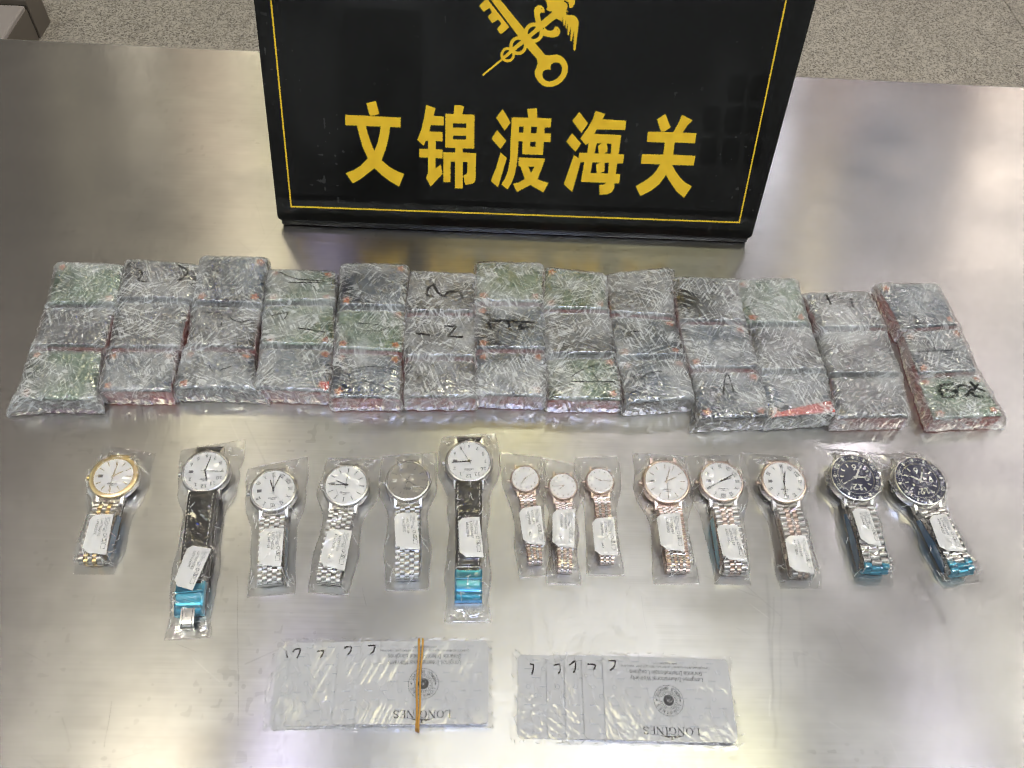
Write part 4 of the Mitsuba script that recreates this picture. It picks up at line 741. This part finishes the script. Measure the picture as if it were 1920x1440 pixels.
        for r in range(1, (len(fine) - 2) // 2):
            rows_by = {}
            frac = min(1.0, max(0.0, (-fine[2 * r][0] - R) / (L - R))) if fine[2 * r][1] > 4 and fine[2 * r][0] < 0 else (1.0 if fine[2 * r][0] < 0 else 0.3)
            bw = b0 + (b1_ - b0) * frac; x = -bw / 2
            for ci, (mk, wd) in enumerate(cols):
                i = 2 * r + (ci % 2); y, z = fine[i]; ty, tz = tg[i]
                F_ = np.eye(4); F_[:3, 1] = (0, ty, tz); F_[:3, 2] = (0, tz, -ty); F_[:3, 0] = (1, 0, 0); F_[:3, 3] = (0, y, z)
                if np.linalg.det(F_[:3, :3]) < 0: F_[:3, 0] *= -1
                x1 = x + bw * wd / tot
                pc = link_piece(-x1 if F_[0, 0] < 0 else x, -x if F_[0, 0] < 0 else x1, pitch, th)
                rows_by.setdefault(mk, []).append(move(pc, F_)); x = x1
            y, z = fine[2 * r]
            vis = (y < -R and z > 3.2) or y > R + 0.5
            if not vis: under += [(mk, p) for mk, ps in rows_by.items() for p in ps]; continue
            for mk, ps in rows_by.items():
                nm = 'link' if mk == cols[0][0] else 'centre_link'
                mt = 'blue_film' if dive and r * pitch > (L - R - 8) and y < 0 else MET[mk]
                put(f'{key}__bracelet__{nm}', cat(ps), mt, smooth=30, M=W0)
        for mk in sorted({m_ for m_, _ in under}):
            kk = put(f'{key}__bracelet__underside', cat([p for m_, p in under if m_ == mk]), MET[mk], smooth=30, M=W0); tag(kk, kind='stuff')
        put(key + '__end_link', boxm(-b0 / 2 + .3, b0 / 2 - .3, -(R + 2.2 * k), -(R - 3.5 * k), 2.0, t * 0.50, 0.8), MET[cols[0][0]], M=CM)
        put(key + '__end_link', boxm(-b0 / 2 + .3, b0 / 2 - .3, R - 3.5 * k, R + 2.2 * k, 2.0, t * 0.46, 0.8), MET[cols[1][0]], M=CM)
        if wi in (0, 2, 4, 10):   # blue protective film left on one side of the folded bracelet
            s = -1 if wi == 10 else 1
            pp = [(ye + 4, 3), (ye + 14, 1.5), (-(R + 12), 2.0), (-(R + 13), 9.5), (ye + 22, 10.5), (ye + 10, 8.5)]
            va = np.array([(s * x_, a, b) for x_ in (b0 / 2 + 0.3, b0 / 2 + 1.0) for a, b in pp]); n = len(pp)
            put(key + '__protective_film', (va, np.array([(0, i, i + 1) for i in range(1, n - 1)] + [(n, n + i + 1, n + i) for i in range(1, n - 1)])), 'blue_film_dark' if wi != 10 else 'blue_film', M=W0)
        if dive:
            sh = []
            for s in (-1, 1):
                pp = [(ye + 3, 3), (ye + 16, 2.0), (-(R + 8), 2.0), (-(R + 10), 7.5), (ye + 24, 11), (ye + 8, 9.5)]
                v = np.array([(s * x_, a, b) for x_ in (b0 / 2 + 0.4, b0 / 2 + 1.0) for a, b in pp]); n = len(pp)
                f = [(0, i, i + 1) for i in range(1, n - 1)] + [(n, n + i + 1, n + i) for i in range(1, n - 1)]
                sh.append((v, np.array(f)))
            put(key + '__protective_film', cat(sh), 'blue_film_dark', M=W0)
        H += [(-b0 / 2 - 1.2, b0 / 2 + 1.2, ye - 1, -(R - 2), zt + 2.0), (-b0 / 2 - 1, b0 / 2 + 1, R - 1, R + 5.5 * k, zc + t * 0.6)]
        endy = ye - 1
    tag(key, label, 'wristwatch', 'wristwatches in clear bags')
    # the paper tag, tied on and lying on the band
    tz = (12.4 if small else 14.6)
    qd = np.array(quad); wq = (math.dist(qd[0], qd[1]) + math.dist(qd[2], qd[3])) / 2; lq = (math.dist(qd[0], qd[3]) + math.dist(qd[1], qd[2])) / 2
    def on_tag(m_):
        v = np.asarray(m_[0], float); a, b = v[:, 0:1] / wq, v[:, 1:2] / lq
        xy = qd[0] * (1 - a) * (1 - b) + qd[1] * a * (1 - b) + qd[2] * a * b + qd[3] * (1 - a) * b
        z = tz + 0.9 * np.sin(np.pi * a) + 0.5 * np.cos(2.5 * b + wi) + v[:, 2:3]
        return np.c_[xy, z], m_[1]
    cl, cw = 4.0, 3.0
    outl = [(cw, 0), (wq, 0), (wq, lq), (cw + 1.2, lq), (0, lq - cl), (0, cl * 0.7)]
    pieces = [Polygon(outl).intersection(sbox(a, b, a + wq / 6, b + lq / 8)) for a in np.arange(6) * wq / 6 for b in np.arange(8) * lq / 8]
    m_ = cat([extrude(p_, 0, 0.28) for p_ in pieces if not p_.is_empty]); m_ = (m_[0], m_[1][:, ::-1])
    tk = 'price_tag' if wi == 0 else f'price_tag_{wi:03d}'
    put(tk + '__card', on_tag(m_), 'tag_paper')
    def line(s, h, a, b0_, bold=True):
        v, f = text(s, h, bold, 0.1); v = v.copy(); L_ = v[:, 0].max() - v[:, 0].min()
        return np.c_[a * wq + v[:, 1], b0_ * lq + v[:, 0] + L_ / 2, v[:, 2] + 0.32], f[:, ::-1]
    hs = 0.9 if small else 1.0
    wr = [line(rows[0], 1.75 * hs, 0.58, 0.12, False), line(rows[1], 1.75 * hs, 0.40, 0.12, False), line('S', 2.4 * hs, 0.84, 0.63)]
    if rows[2]: wr.append(line(rows[2], 1.5, 0.36, 0.68, False))
    def frame_(a0, a1, b0_, b1_, w=0.22):
        p_ = sbox(a0 * wq, b0_ * lq, a1 * wq, b1_ * lq); q_ = extrude(p_.difference(p_.buffer(-w)), 0.3, 0.4); return q_[0], q_[1][:, ::-1]
    wr += [frame_(0.76, 0.93, 0.60, 0.72), frame_(0.75, 0.92, 0.74, 0.87)]
    cx_, cy_ = 0.83 * wq, 0.53 * lq; q_ = extrude(Point(cx_, cy_).buffer(1.25).difference(Point(cx_, cy_).buffer(0.9)), 0.3, 0.4); wr.append((q_[0], q_[1][:, ::-1]))
    put(tk + '__print', on_tag(cat(wr)), 'tag_ink')
    fine_p = [frame_(0.70 + 0.06 * i, 0.72 + 0.06 * i, 0.08, 0.26 + 0.1 * (i % 3)) for i in range(4)] + [frame_(0.70, 0.78, 0.36, 0.44, 0.5)]
    put(tk + '__small_print', on_tag(cat(fine_p)), 'print_grey')
    tag(tk, TLABEL[wi], 'price tag', 'paper tags on the wristwatches')
    # the clear bag
    rng = np.random.default_rng(900 + wi)
    y0_, y1_ = endy - rng.uniform(4, 7), R + (13 if not small else 15)
    nu, nv = 84, int((y1_ - y0_) / 0.72)
    yy = np.linspace(y0_, y1_, nv); far = np.clip((yy + R + 12) / 26, 0, 1); far = far * far * (3 - 2 * far)
    wn, wf = (14.5, 21.5) if not small else (11.0, 16.5)
    if leather: wn = 14.0
    half = wn + (wf - wn) * far + 5.0 * (meshkit.noise(np.c_[yy / 18, np.full(nv, wi * 3.1), np.zeros(nv)], 3) - .35)
    half = np.maximum(half, np.where(np.abs(yy) < R + 4, np.sqrt(np.maximum(0, (R + 5.0) ** 2 - yy ** 2)), 0))
    mid_ = 1.6 * (meshkit.noise(np.c_[yy / 40, np.full(nv, wi * 2.0), np.ones(nv)], 4) - .5) * (1 - far * 0.5)
    ss_ = np.linspace(-1, 1, nu); X = mid_[:, None] + half[:, None] * ss_[None]; Y = np.repeat(yy[:, None], nu, 1)
    Y = Y + ss_[None] * 0 + (np.abs(Y - y1_) < 8) * 1.0 * rng.uniform(-4, 4) * ss_[None] * (1 - np.abs(Y - y1_) / 8)
    Hm = np.full(X.shape, 0.5)
    x0, y0c, rc, zc_ = H[0]; Hm = np.maximum(Hm, np.where(X ** 2 + Y ** 2 < rc ** 2, zc_, 0))
    for a, b, c_, d_, z_ in H[1:]: Hm = np.maximum(Hm, np.where((X > a) & (X < b) & (Y > c_) & (Y < d_), z_, 0))
    Wi = np.linalg.inv(W0); ql = np.c_[qd, np.zeros(4), np.ones(4)] @ Wi.T
    tp = Polygon(ql[:, :2]).buffer(0.8); from_in = np.array([[tp.contains(Point(a, b)) for a, b in zip(ra, rb)] for ra, rb in zip(X[::2, ::2], Y[::2, ::2])])
    tin = np.kron(from_in, np.ones((2, 2), bool))[:X.shape[0], :X.shape[1]]
    Hm = np.maximum(Hm, np.where(tin, tz + 2.0, 0))
    if dive: Hm = np.maximum(Hm, np.where((X < -R + 2) & (X > -R - 4.5) & (np.abs(Y) < 7), zc + 8, 0))
    hole = ndimage.gaussian_filter(ndimage.grey_dilation(Hm, (7, 5)), (4.2, 2.4))
    sag = ndimage.gaussian_filter(ndimage.grey_dilation(Hm, (15, 15)), 8)
    Z = np.maximum(np.maximum(hole, 0.55 * sag), Hm + 0.7)
    Z = np.maximum(ndimage.gaussian_filter(Z, 0.9), Hm + 0.45)
    edge = np.minimum((1 - np.abs(ss_))[None] * half[:, None] / 3.5, np.minimum((yy - y0_) / 3.0, (y1_ - yy) / 4.0)[:, None]); edge = np.clip(edge, 0, 1)
    rl = X.ravel() + wi * 31, Y.ravel() + wi * 17
    a0 = rng.uniform(0.9, 2.2)
    wr_ = (1.3 * ridge(*rl, a0, 5.5, 5, 3) * np.clip(lump(*rl, 15, 8) * 3 + .5, 0, 1) + 1.1 * ridge(*rl, a0 + 1.0, 5, 4, 5) * np.clip(lump(*rl, 13, 9) * 3 + .5, 0, 1)
           + 0.55 * ridge(*rl, a0 + 2.1, 2.6, 3, 6) * np.clip(lump(*rl, 10, 14) * 3 + .5, 0.1, 1) + 0.8 * (lump(*rl, 9, 11) + .5)).reshape(X.shape)
    Z = 0.75 + (Z - 0.75) * (edge * edge * (3 - 2 * edge)) + wr_ * (0.6 + 0.4 * edge)
    Z = np.where(edge > 0.98, np.maximum(Z, Hm + 0.4), Z)
    v = np.c_[X.ravel(), Y.ravel(), Z.ravel()]; f = grid_faces(nv, nu)[:, ::-1]
    lo = np.c_[X[:, [0, -1]].ravel(), Y[:, [0, -1]].ravel(), np.full(2 * nv, 0.3)]
    bk = 'plastic_bag' if wi == 0 else f'plastic_bag_{wi:03d}'
    put(bk + '__film', (v, f), 'bag_film', smooth=True, M=W0)
    put(bk + '__back_sheet', (lo, grid_faces(nv, 2)[:, ::-1]), 'bag_back', M=W0)
    cr = []   # white tubes along the folds, standing in for glints on the bag
    for c_ in range(34 if not small else 20):
        i, j = rng.uniform(4, nv - 5), rng.uniform(3, nu - 4)
        if c_ % 3 == 0: i, j = rng.choice([rng.uniform(2, 10), rng.uniform(nv - 16, nv - 3), rng.uniform(4, nv - 5)]), rng.choice([rng.uniform(2, 16), rng.uniform(nu - 17, nu - 3)])
        a_ = rng.uniform(0, 2 * math.pi); n_ = int(rng.integers(5, 16)); pts = []
        for q_ in range(n_):
            i, j = i + 1.1 * math.sin(a_), j + 1.5 * math.cos(a_); a_ += rng.normal(0, 0.28)
            if not (1 < i < nv - 2 and 1 < j < nu - 2): break
            k_ = int(i) * nu + int(j); pts.append(v[k_] + [0, 0, 0.22])
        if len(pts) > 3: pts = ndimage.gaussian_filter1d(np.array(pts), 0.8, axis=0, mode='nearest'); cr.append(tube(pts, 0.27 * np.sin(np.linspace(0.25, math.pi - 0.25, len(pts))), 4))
    put(bk + '__crease_glint', cat(cr), 'bag_glint', smooth=True, M=W0); tag(bk + '__crease_glint', kind='stuff')
    ring = np.vstack([np.c_[X[:, 0], Y[:, 0], Z[:, 0]], np.c_[X[-1], Y[-1], Z[-1]][1:], np.c_[X[::-1, -1], Y[::-1, -1], Z[::-1, -1]][1:], np.c_[X[0, ::-1], Y[0, ::-1], Z[0, ::-1]][1:-1]])
    put(bk + '__seam', tube(ring[::2], 0.30, 5, True), 'bag_seam', smooth=True, M=W0)
    tag(bk, KLABEL[wi], 'plastic bag', 'clear bags around the wristwatches')

WHO = ['the gold bezel watch', 'the left leather strap watch', 'the steel roman dial watch', 'the steel day window watch', 'the taupe dial watch', 'the right leather strap watch', 'the left small rose watch', 'the middle small rose watch', 'the right small rose watch',
       'the large all rose gold watch', 'the two-tone watch with diagonal hands', 'the two-tone watch with vertical hands', 'the left blue diver watch', 'the right blue diver watch']
TLABEL = [f'white printed paper tag lying on the band of {w}' for w in WHO]
KLABEL = [f'creased clear plastic bag around {w}' for w in WHO]
for wi, (w, sp) in enumerate(zip(WATCHES, SPEC)): build_watch(wi, w[0], w[1], w[2], w[3], w[4], sp)

# ------------------------------------------------------------------ packs of warranty cards
def on_circle(s, r, a0, a1, h, bold=True):
    out = []
    for i, ch in enumerate(s):
        if ch == ' ': continue
        a = a0 + (a1 - a0) * i / max(1, len(s) - 1)
        out.append(move(text(ch, h, bold, 0.1), shift(r * math.cos(a), r * math.sin(a)) @ rot(a - math.pi / 2 if a1 < a0 else a + math.pi / 2)))
    return cat(out)
def serif_word(s, h):
    """Roman capitals with thick and thin strokes and bracket serifs."""
    S_ = {'L': ([((0, 0), (0, 10), 1.7), ((0, 0), (6, 0), .7), ((6, 0), (6, 2.4), .8), ((-1.6, 10), (1.6, 10), .6), ((-1.6, 0), (1, 0), .6)], 7.5),
          'I': ([((0, 0), (0, 10), 1.7), ((-1.6, 10), (1.6, 10), .6), ((-1.6, 0), (1.6, 0), .6)], 4),
          'N': ([((0, 0), (0, 10), .7), ((0, 10), (7.5, 0), 1.7), ((7.5, 0), (7.5, 10), .7), ((-1.5, 10), (.6, 10), .6), ((-1.4, 0), (1.4, 0), .6), ((6.2, 10), (8.8, 10), .6)], 10),
          'E': ([((0, 0), (0, 10), 1.7), ((0, 0), (5.6, 0), .7), ((0, 10), (5.4, 10), .7), ((0, 5.2), (4, 5.2), .6), ((5.6, 0), (5.6, 2.2), .7), ((5.4, 10), (5.4, 8), .7), ((-1.5, 10), (1, 10), .6), ((-1.5, 0), (1, 0), .6)], 7.5)}
    x, out = 0.0, []
    for ch in s:
        if ch in S_:
            st, adv = S_[ch]; g = unary_union([LineString([a, b]).buffer(w / 2, cap_style=2) for a, b, w in st]); lo = g.bounds[0]
            out.append(affinity.translate(g, x - lo, 0)); x += adv + 1.6
        elif ch in 'OG':
            g = affinity.scale(Point(0, 0).buffer(1, 24), 5, 5.2).difference(affinity.scale(Point(0, 0).buffer(1, 24), 3.3, 4.7))
            if ch == 'G': g = unary_union([g.difference(sbox(1.5, -1.0, 6, 3.4)), sbox(3.0, -4.2, 4.7, 0), sbox(1.8, -.3, 5.4, .35), sbox(4.1, 2.6, 4.9, 4.9)])
            out.append(affinity.translate(g, x + 5, 5)); x += 11.4
        else:
            c = [(3.4 * math.sin(a) + 3.6, 5 + b) for a, b in ((.9, 3.2), (.5, 4.5), (0, 4.8), (-.7, 4.4), (-1.2, 3), (-.8, 1.4), (0, .3), (.9, -1.1), (1.25, -2.8), (.7, -4.4), (0, -4.8), (-.7, -4.4), (-1.1, -3.0))]
            out.append(affinity.translate(unary_union([LineString(c).buffer(.72), sbox(6.1, 7.6, 6.8, 9.8), sbox(.1, .2, .8, 2.6)]), x, 0)); x += 8
    g = unary_union(out); b = g.bounds
    return affinity.scale(affinity.translate(g, -(b[0] + b[2]) / 2, -5), h / 10, h / 10, origin=(0, 0))
card_shape = sbox(-42.8, -27, 42.8, 27).buffer(-3.4).buffer(3.4, quad_segs=6)
WINGS = unary_union([Polygon([(-8, -0.2), (-2, 1.6), (-1.2, .6), (1.2, .6), (2, 1.6), (8, -0.2), (1, .1), (-1, .1)]), Polygon([(-.9, 2.6), (.9, 2.6), (.3, 1.6), (.9, .4), (-.9, .4), (-.3, 1.6)])])
seal = unary_union([Point(0, 0).buffer(10, 24).difference(Point(0, 0).buffer(9.7, 24)), Point(0, 0).buffer(3.6), Point(0, 0).buffer(6.1).difference(Point(0, 0).buffer(5.9)), *[affinity.rotate(sbox(4.2, -.22, 5.6, .22), a, origin=(0, 0)) for a in range(10, 340, 14)]])
seal = seal.difference(Point(0.3, 0.2).buffer(0.8).difference(Point(0.3, .2).buffer(.45)))
def star(r): return Polygon([(r * (1 if i % 2 == 0 else .42) * math.sin(i * math.pi / 5), r * (1 if i % 2 == 0 else .42) * math.cos(i * math.pi / 5)) for i in range(10)])
OFFS = [[(0, 0, 0), (-14.4, 0.2, 0.2), (-32, 0.1, 0.5), (-46.5, -0.3, -0.3), (-55, -1.0, 1.6)], [(0, 0, 0), (-13.8, 0.3, 0.2), (-25.5, 0.2, -0.2), (-37.5, 0.5, 0.3), (-57, 0.4, 0.0)]]
PLABEL = ['film-wrapped fan of pale grey printed cards with an amber rubber band around it', 'film-wrapped fan of pale grey printed cards without a rubber band']
for pi, (cx, cy, ca) in enumerate(CARDS):
    key = 'card_pack' if pi == 0 else f'card_pack_{pi:03d}'
    flip = math.pi
    for ci in range(5):
        dx, dy, da = OFFS[pi][ci]; z = 5.1 - 1.05 * ci
        CM = shift(cx, cy, 0) @ rot(math.radians(ca)) @ shift(dx, dy, z) @ rot(math.radians(da))
        ck = f'{key}__card' if ci == 0 else f'{key}__card_{ci:03d}'
        put(ck, extrude(card_shape, -0.2, 0), 'card_plastic', M=CM); put(ck + '__core', extrude(card_shape.buffer(-0.05), -0.98, -0.2), 'card_edge', M=CM)
        rngc = np.random.default_rng(50 + ci)   # pale repeated background print
        pp = []
        for gy in range(-4, 5):
            for gx in range(-4, 5):
                x, y = gx * 10.2 + (gy % 2) * 5.1, gy * 5.9
                if abs(x) > 38 or abs(y) > 24: continue
                if (gx + gy) % 3 == 0: pp.append(extrude(Point(x, y).buffer(1.5, 6).difference(Point(x, y).buffer(1.2, 6)), 0, .1))
                else: pp.append(extrude(sbox(x - 2.6, y - .3, x + 2.6, y + .3), 0, .1))
        put(ck + '__background_print', cat(pp), 'pale_print', M=CM); tag(ck + '__background_print', kind='stuff')
        if ci == 0:
            PM = CM @ rot(flip)
            ln = [move(text('Longines International Warranty', 2.75, False, .12), shift(0, -12.4)), move(text('Garantie Internationale Longines', 2.75, False, .12), shift(0, -16.5)),
                  move(text('Compagnie des Montres Longines Francillon S.A. – 2610 Saint-Imier – Switzerland', 1.35, False, .12), shift(0, -20.4)), move(text('www.longines.com', 1.35, False, .12), shift(0, -22.7))]
            for t_ in ln[:2]:
                w_ = np.ptp(t_[0][:, 0]); t_[0][:, 0] *= 49 / w_
            ln[2][0][:, 0] *= 60 / np.ptp(ln[2][0][:, 0])
            put(ck + '__wording', cat(ln), 'print_ink', M=PM)
            put(ck + '__seal', cat([extrude(unary_union([seal, affinity.translate(star(1.0), -7.8, 0), affinity.translate(star(1.0), 7.8, 0)]), 0, .1), on_circle('LONGINES', 7.8, math.radians(155), math.radians(25), 2.0), on_circle('WORLD SERVICE', 7.8, math.radians(200), math.radians(340), 1.9)]), 'print_ink', M=PM @ shift(0, 1.5))
            w = serif_word('LONGINES', 4.6); s_ = 37 / (w.bounds[2] - w.bounds[0])
            put(ck + '__name', extrude(affinity.scale(w, s_, 1.0, origin=(0, 0)), 0, .1), 'print_ink', M=PM @ shift(0, 20.9))
            put(ck + '__winged_mark', extrude(WINGS, 0, .1), 'print_ink', M=PM @ shift(0, 24.0 - .2))
        else: put(ck + '__wording', cat([extrude(sbox(-3, y, 3, y + .5), 0, .1) for y in (8, 12)]), 'pale_print', M=CM)
        tag(ck, ('top card with its printed side showing', 'second card down', 'third card down', 'fourth card down', 'lowest card of the fan')[ci])
        pts = STROKES[pi][4 - ci]
        p = spline(pts, 0.4) if len(pts) > 2 else np.linspace(pts[0], pts[1], 12)
        t = np.gradient(p, axis=0); t /= np.linalg.norm(t, axis=1, keepdims=True) + 1e-9; nn = np.c_[-t[:, 1], t[:, 0]]; wv_ = 0.42 + 0.5 * meshkit.noise(np.c_[p, p[:, :1]], 8)
        q = p[:, None] + nn[:, None] * np.linspace(-1, 1, 3)[None, :, None] * wv_[:, None, None] / 1.4
        put(ck + '__pen_stroke', (np.c_[q.reshape(-1, 2), np.full(len(q) * 3, z + 0.22)], grid_faces(len(p), 3)), 'pen_ink')
    # film round the pack
    x0, x1 = -42.8 - 57.5, 42.8 + 1.2
    nw = 7; w = np.linspace(1, 0, nw)[:-1]
    nx, ny = int((x1 - x0) / 0.55), int(56 / 0.55)
    su = np.r_[np.full(nw - 1, x0), np.linspace(x0, x1, nx), np.full(nw - 1, x1)]; wu = np.r_[w, np.zeros(nx), w[::-1]]
    sv = np.r_[np.full(nw - 1, -27.8), np.linspace(-27.8, 27.8, ny), np.full(nw - 1, 27.8)]; wv = np.r_[w, np.zeros(ny), w[::-1]]
    X, Y = np.meshgrid(su, sv); WU, WV = np.meshgrid(wu, wv)
    rngp = np.random.default_rng(70 + pi)
    fl = 0.6 + 3.4 * np.clip(meshkit.noise(np.stack([X / 9, Y / 7, X * 0 + pi], -1), 12) - 0.25, 0, 1)
    X = X + np.where(X < -20, -1, 1) * WU * fl * (1.2 if pi else 1.0) * (2.0 - WU); Y = Y + np.sign(Y) * WV * (0.4 + 0.25 * fl)
    Z = np.full(X.shape, 0.0)
    for ci in range(5):
        dx, dy, da = OFFS[pi][ci]; Z = np.maximum(Z, np.where((X > dx - 43.4) & (X < dx + 43.4), 5.1 - 1.05 * ci, 0))
    Z = np.maximum(ndimage.gaussian_filter(ndimage.grey_dilation(Z, (1, 3)), (0, 1.5)), Z) + 0.75
    Z = Z * (1 - np.maximum(WU, WV) ** 1.6 * 0.88)
    v = np.c_[X.ravel(), Y.ravel(), Z.ravel()]; f = grid_faces(*X.shape)[:, ::-1]
    rl = v[:, 0] + 400 * pi + v[:, 2], v[:, 1] + v[:, 2]
    d1, d2 = (1.15, 2.1) if pi == 0 else (2.0, 1.4)
    reg = np.clip(lump(*rl, 24, 21) * 4 + 0.5, 0, 1)
    calm = np.clip((lump(*rl, 16, 22)) * 3.2 + 0.5, 0.22, 1)
    disp = 0.42 * calm * (ridge(*rl, d1, 2.0, 11, 31, 6) * reg + ridge(*rl, d2, 2.0, 11, 32, 6) * (1 - reg)) + 0.16 * calm * ridge(*rl, d1 + 0.5, 1.7, 8, 33, 6) + 0.10 * (lump(*rl, 20, 23) + .5)
    wall_ = np.maximum(WU, WV).ravel(); disp += np.clip(wall_ * 3, 0, 1) * (0.9 * (lump(*rl, 3.5, 41) + .4) + 0.7 * ridge(*rl, d1 + 0.7, 2.2, 2, 42))
    v = v + normals_of(v, f) * disp[:, None]; v[:, 2] = np.maximum(v[:, 2], 0.3)
    PMX = shift(cx, cy) @ rot(math.radians(ca))
    put(key + '__film_wrap', (v, f), 'cling_film', smooth=True, M=PMX)
    left_ = v[:, 0] < -5
    kc = put(key + '__film_wrap__crease_glint', cat([crease_glints(v, None, 150, 5000 + pi, (d1 if pi == 0 else 2.1, d2 if pi == 0 else 1.95), 0.22, (2, 9), 0.20, left_ | (v[:, 1] < -12)), crease_glints(v, None, 60, 5100 + pi, (0.5, 2.2, 1.2), 0.5, (1.5, 5), 0.2), crease_glints(v, None, 110, 5200 + pi, (1.3, 1.8, 0.3, 2.8), 0.5, (1.2, 3.5), 0.24, np.maximum(WU, WV).ravel() > 0.25)]), 'film_glint', smooth=True, M=PMX); tag(kc, kind='stuff')
    tag(key, PLABEL[pi], 'card pack', 'film-wrapped card packs')

# rubber band round the first pack: two strands that cross over and under it
loops = []
for n, st in enumerate(BAND):
    (xa, ya), (xb, yb) = st
    top = [(xa + (xb - xa) * t + 0.35 * math.sin(9 * t + n), ya + (yb - ya) * t, 7.3 + 0.25 * n) for t in np.linspace(0.0, 1, 24)]
    ends = [(xb, yb - 0.9, 6.4), (xb, yb - 1.3, 4.4), (xb, yb - 1.0, 1.6), (xb, yb + 1, 0.55)]
    under = [(xb + (xa - xb) * t, yb + (ya - yb) * t, 0.5) for t in np.linspace(0.1, 0.9, 6)]
    ends2 = [(xa, ya - 1, 0.55), (xa, ya + 1.0, 1.6), (xa, ya + 1.3, 4.4), (xa, ya + .9, 6.4)]
    loops.append(tube(np.array(top + ends + under + ends2), 0.62, 8, True))
put('rubber_band__strand', loops[0], 'rubber', smooth=True); put('rubber_band__strand', loops[1], 'rubber', smooth=True)
tag('rubber_band', 'amber doubled rubber band stretched around the left card pack', 'rubber band')
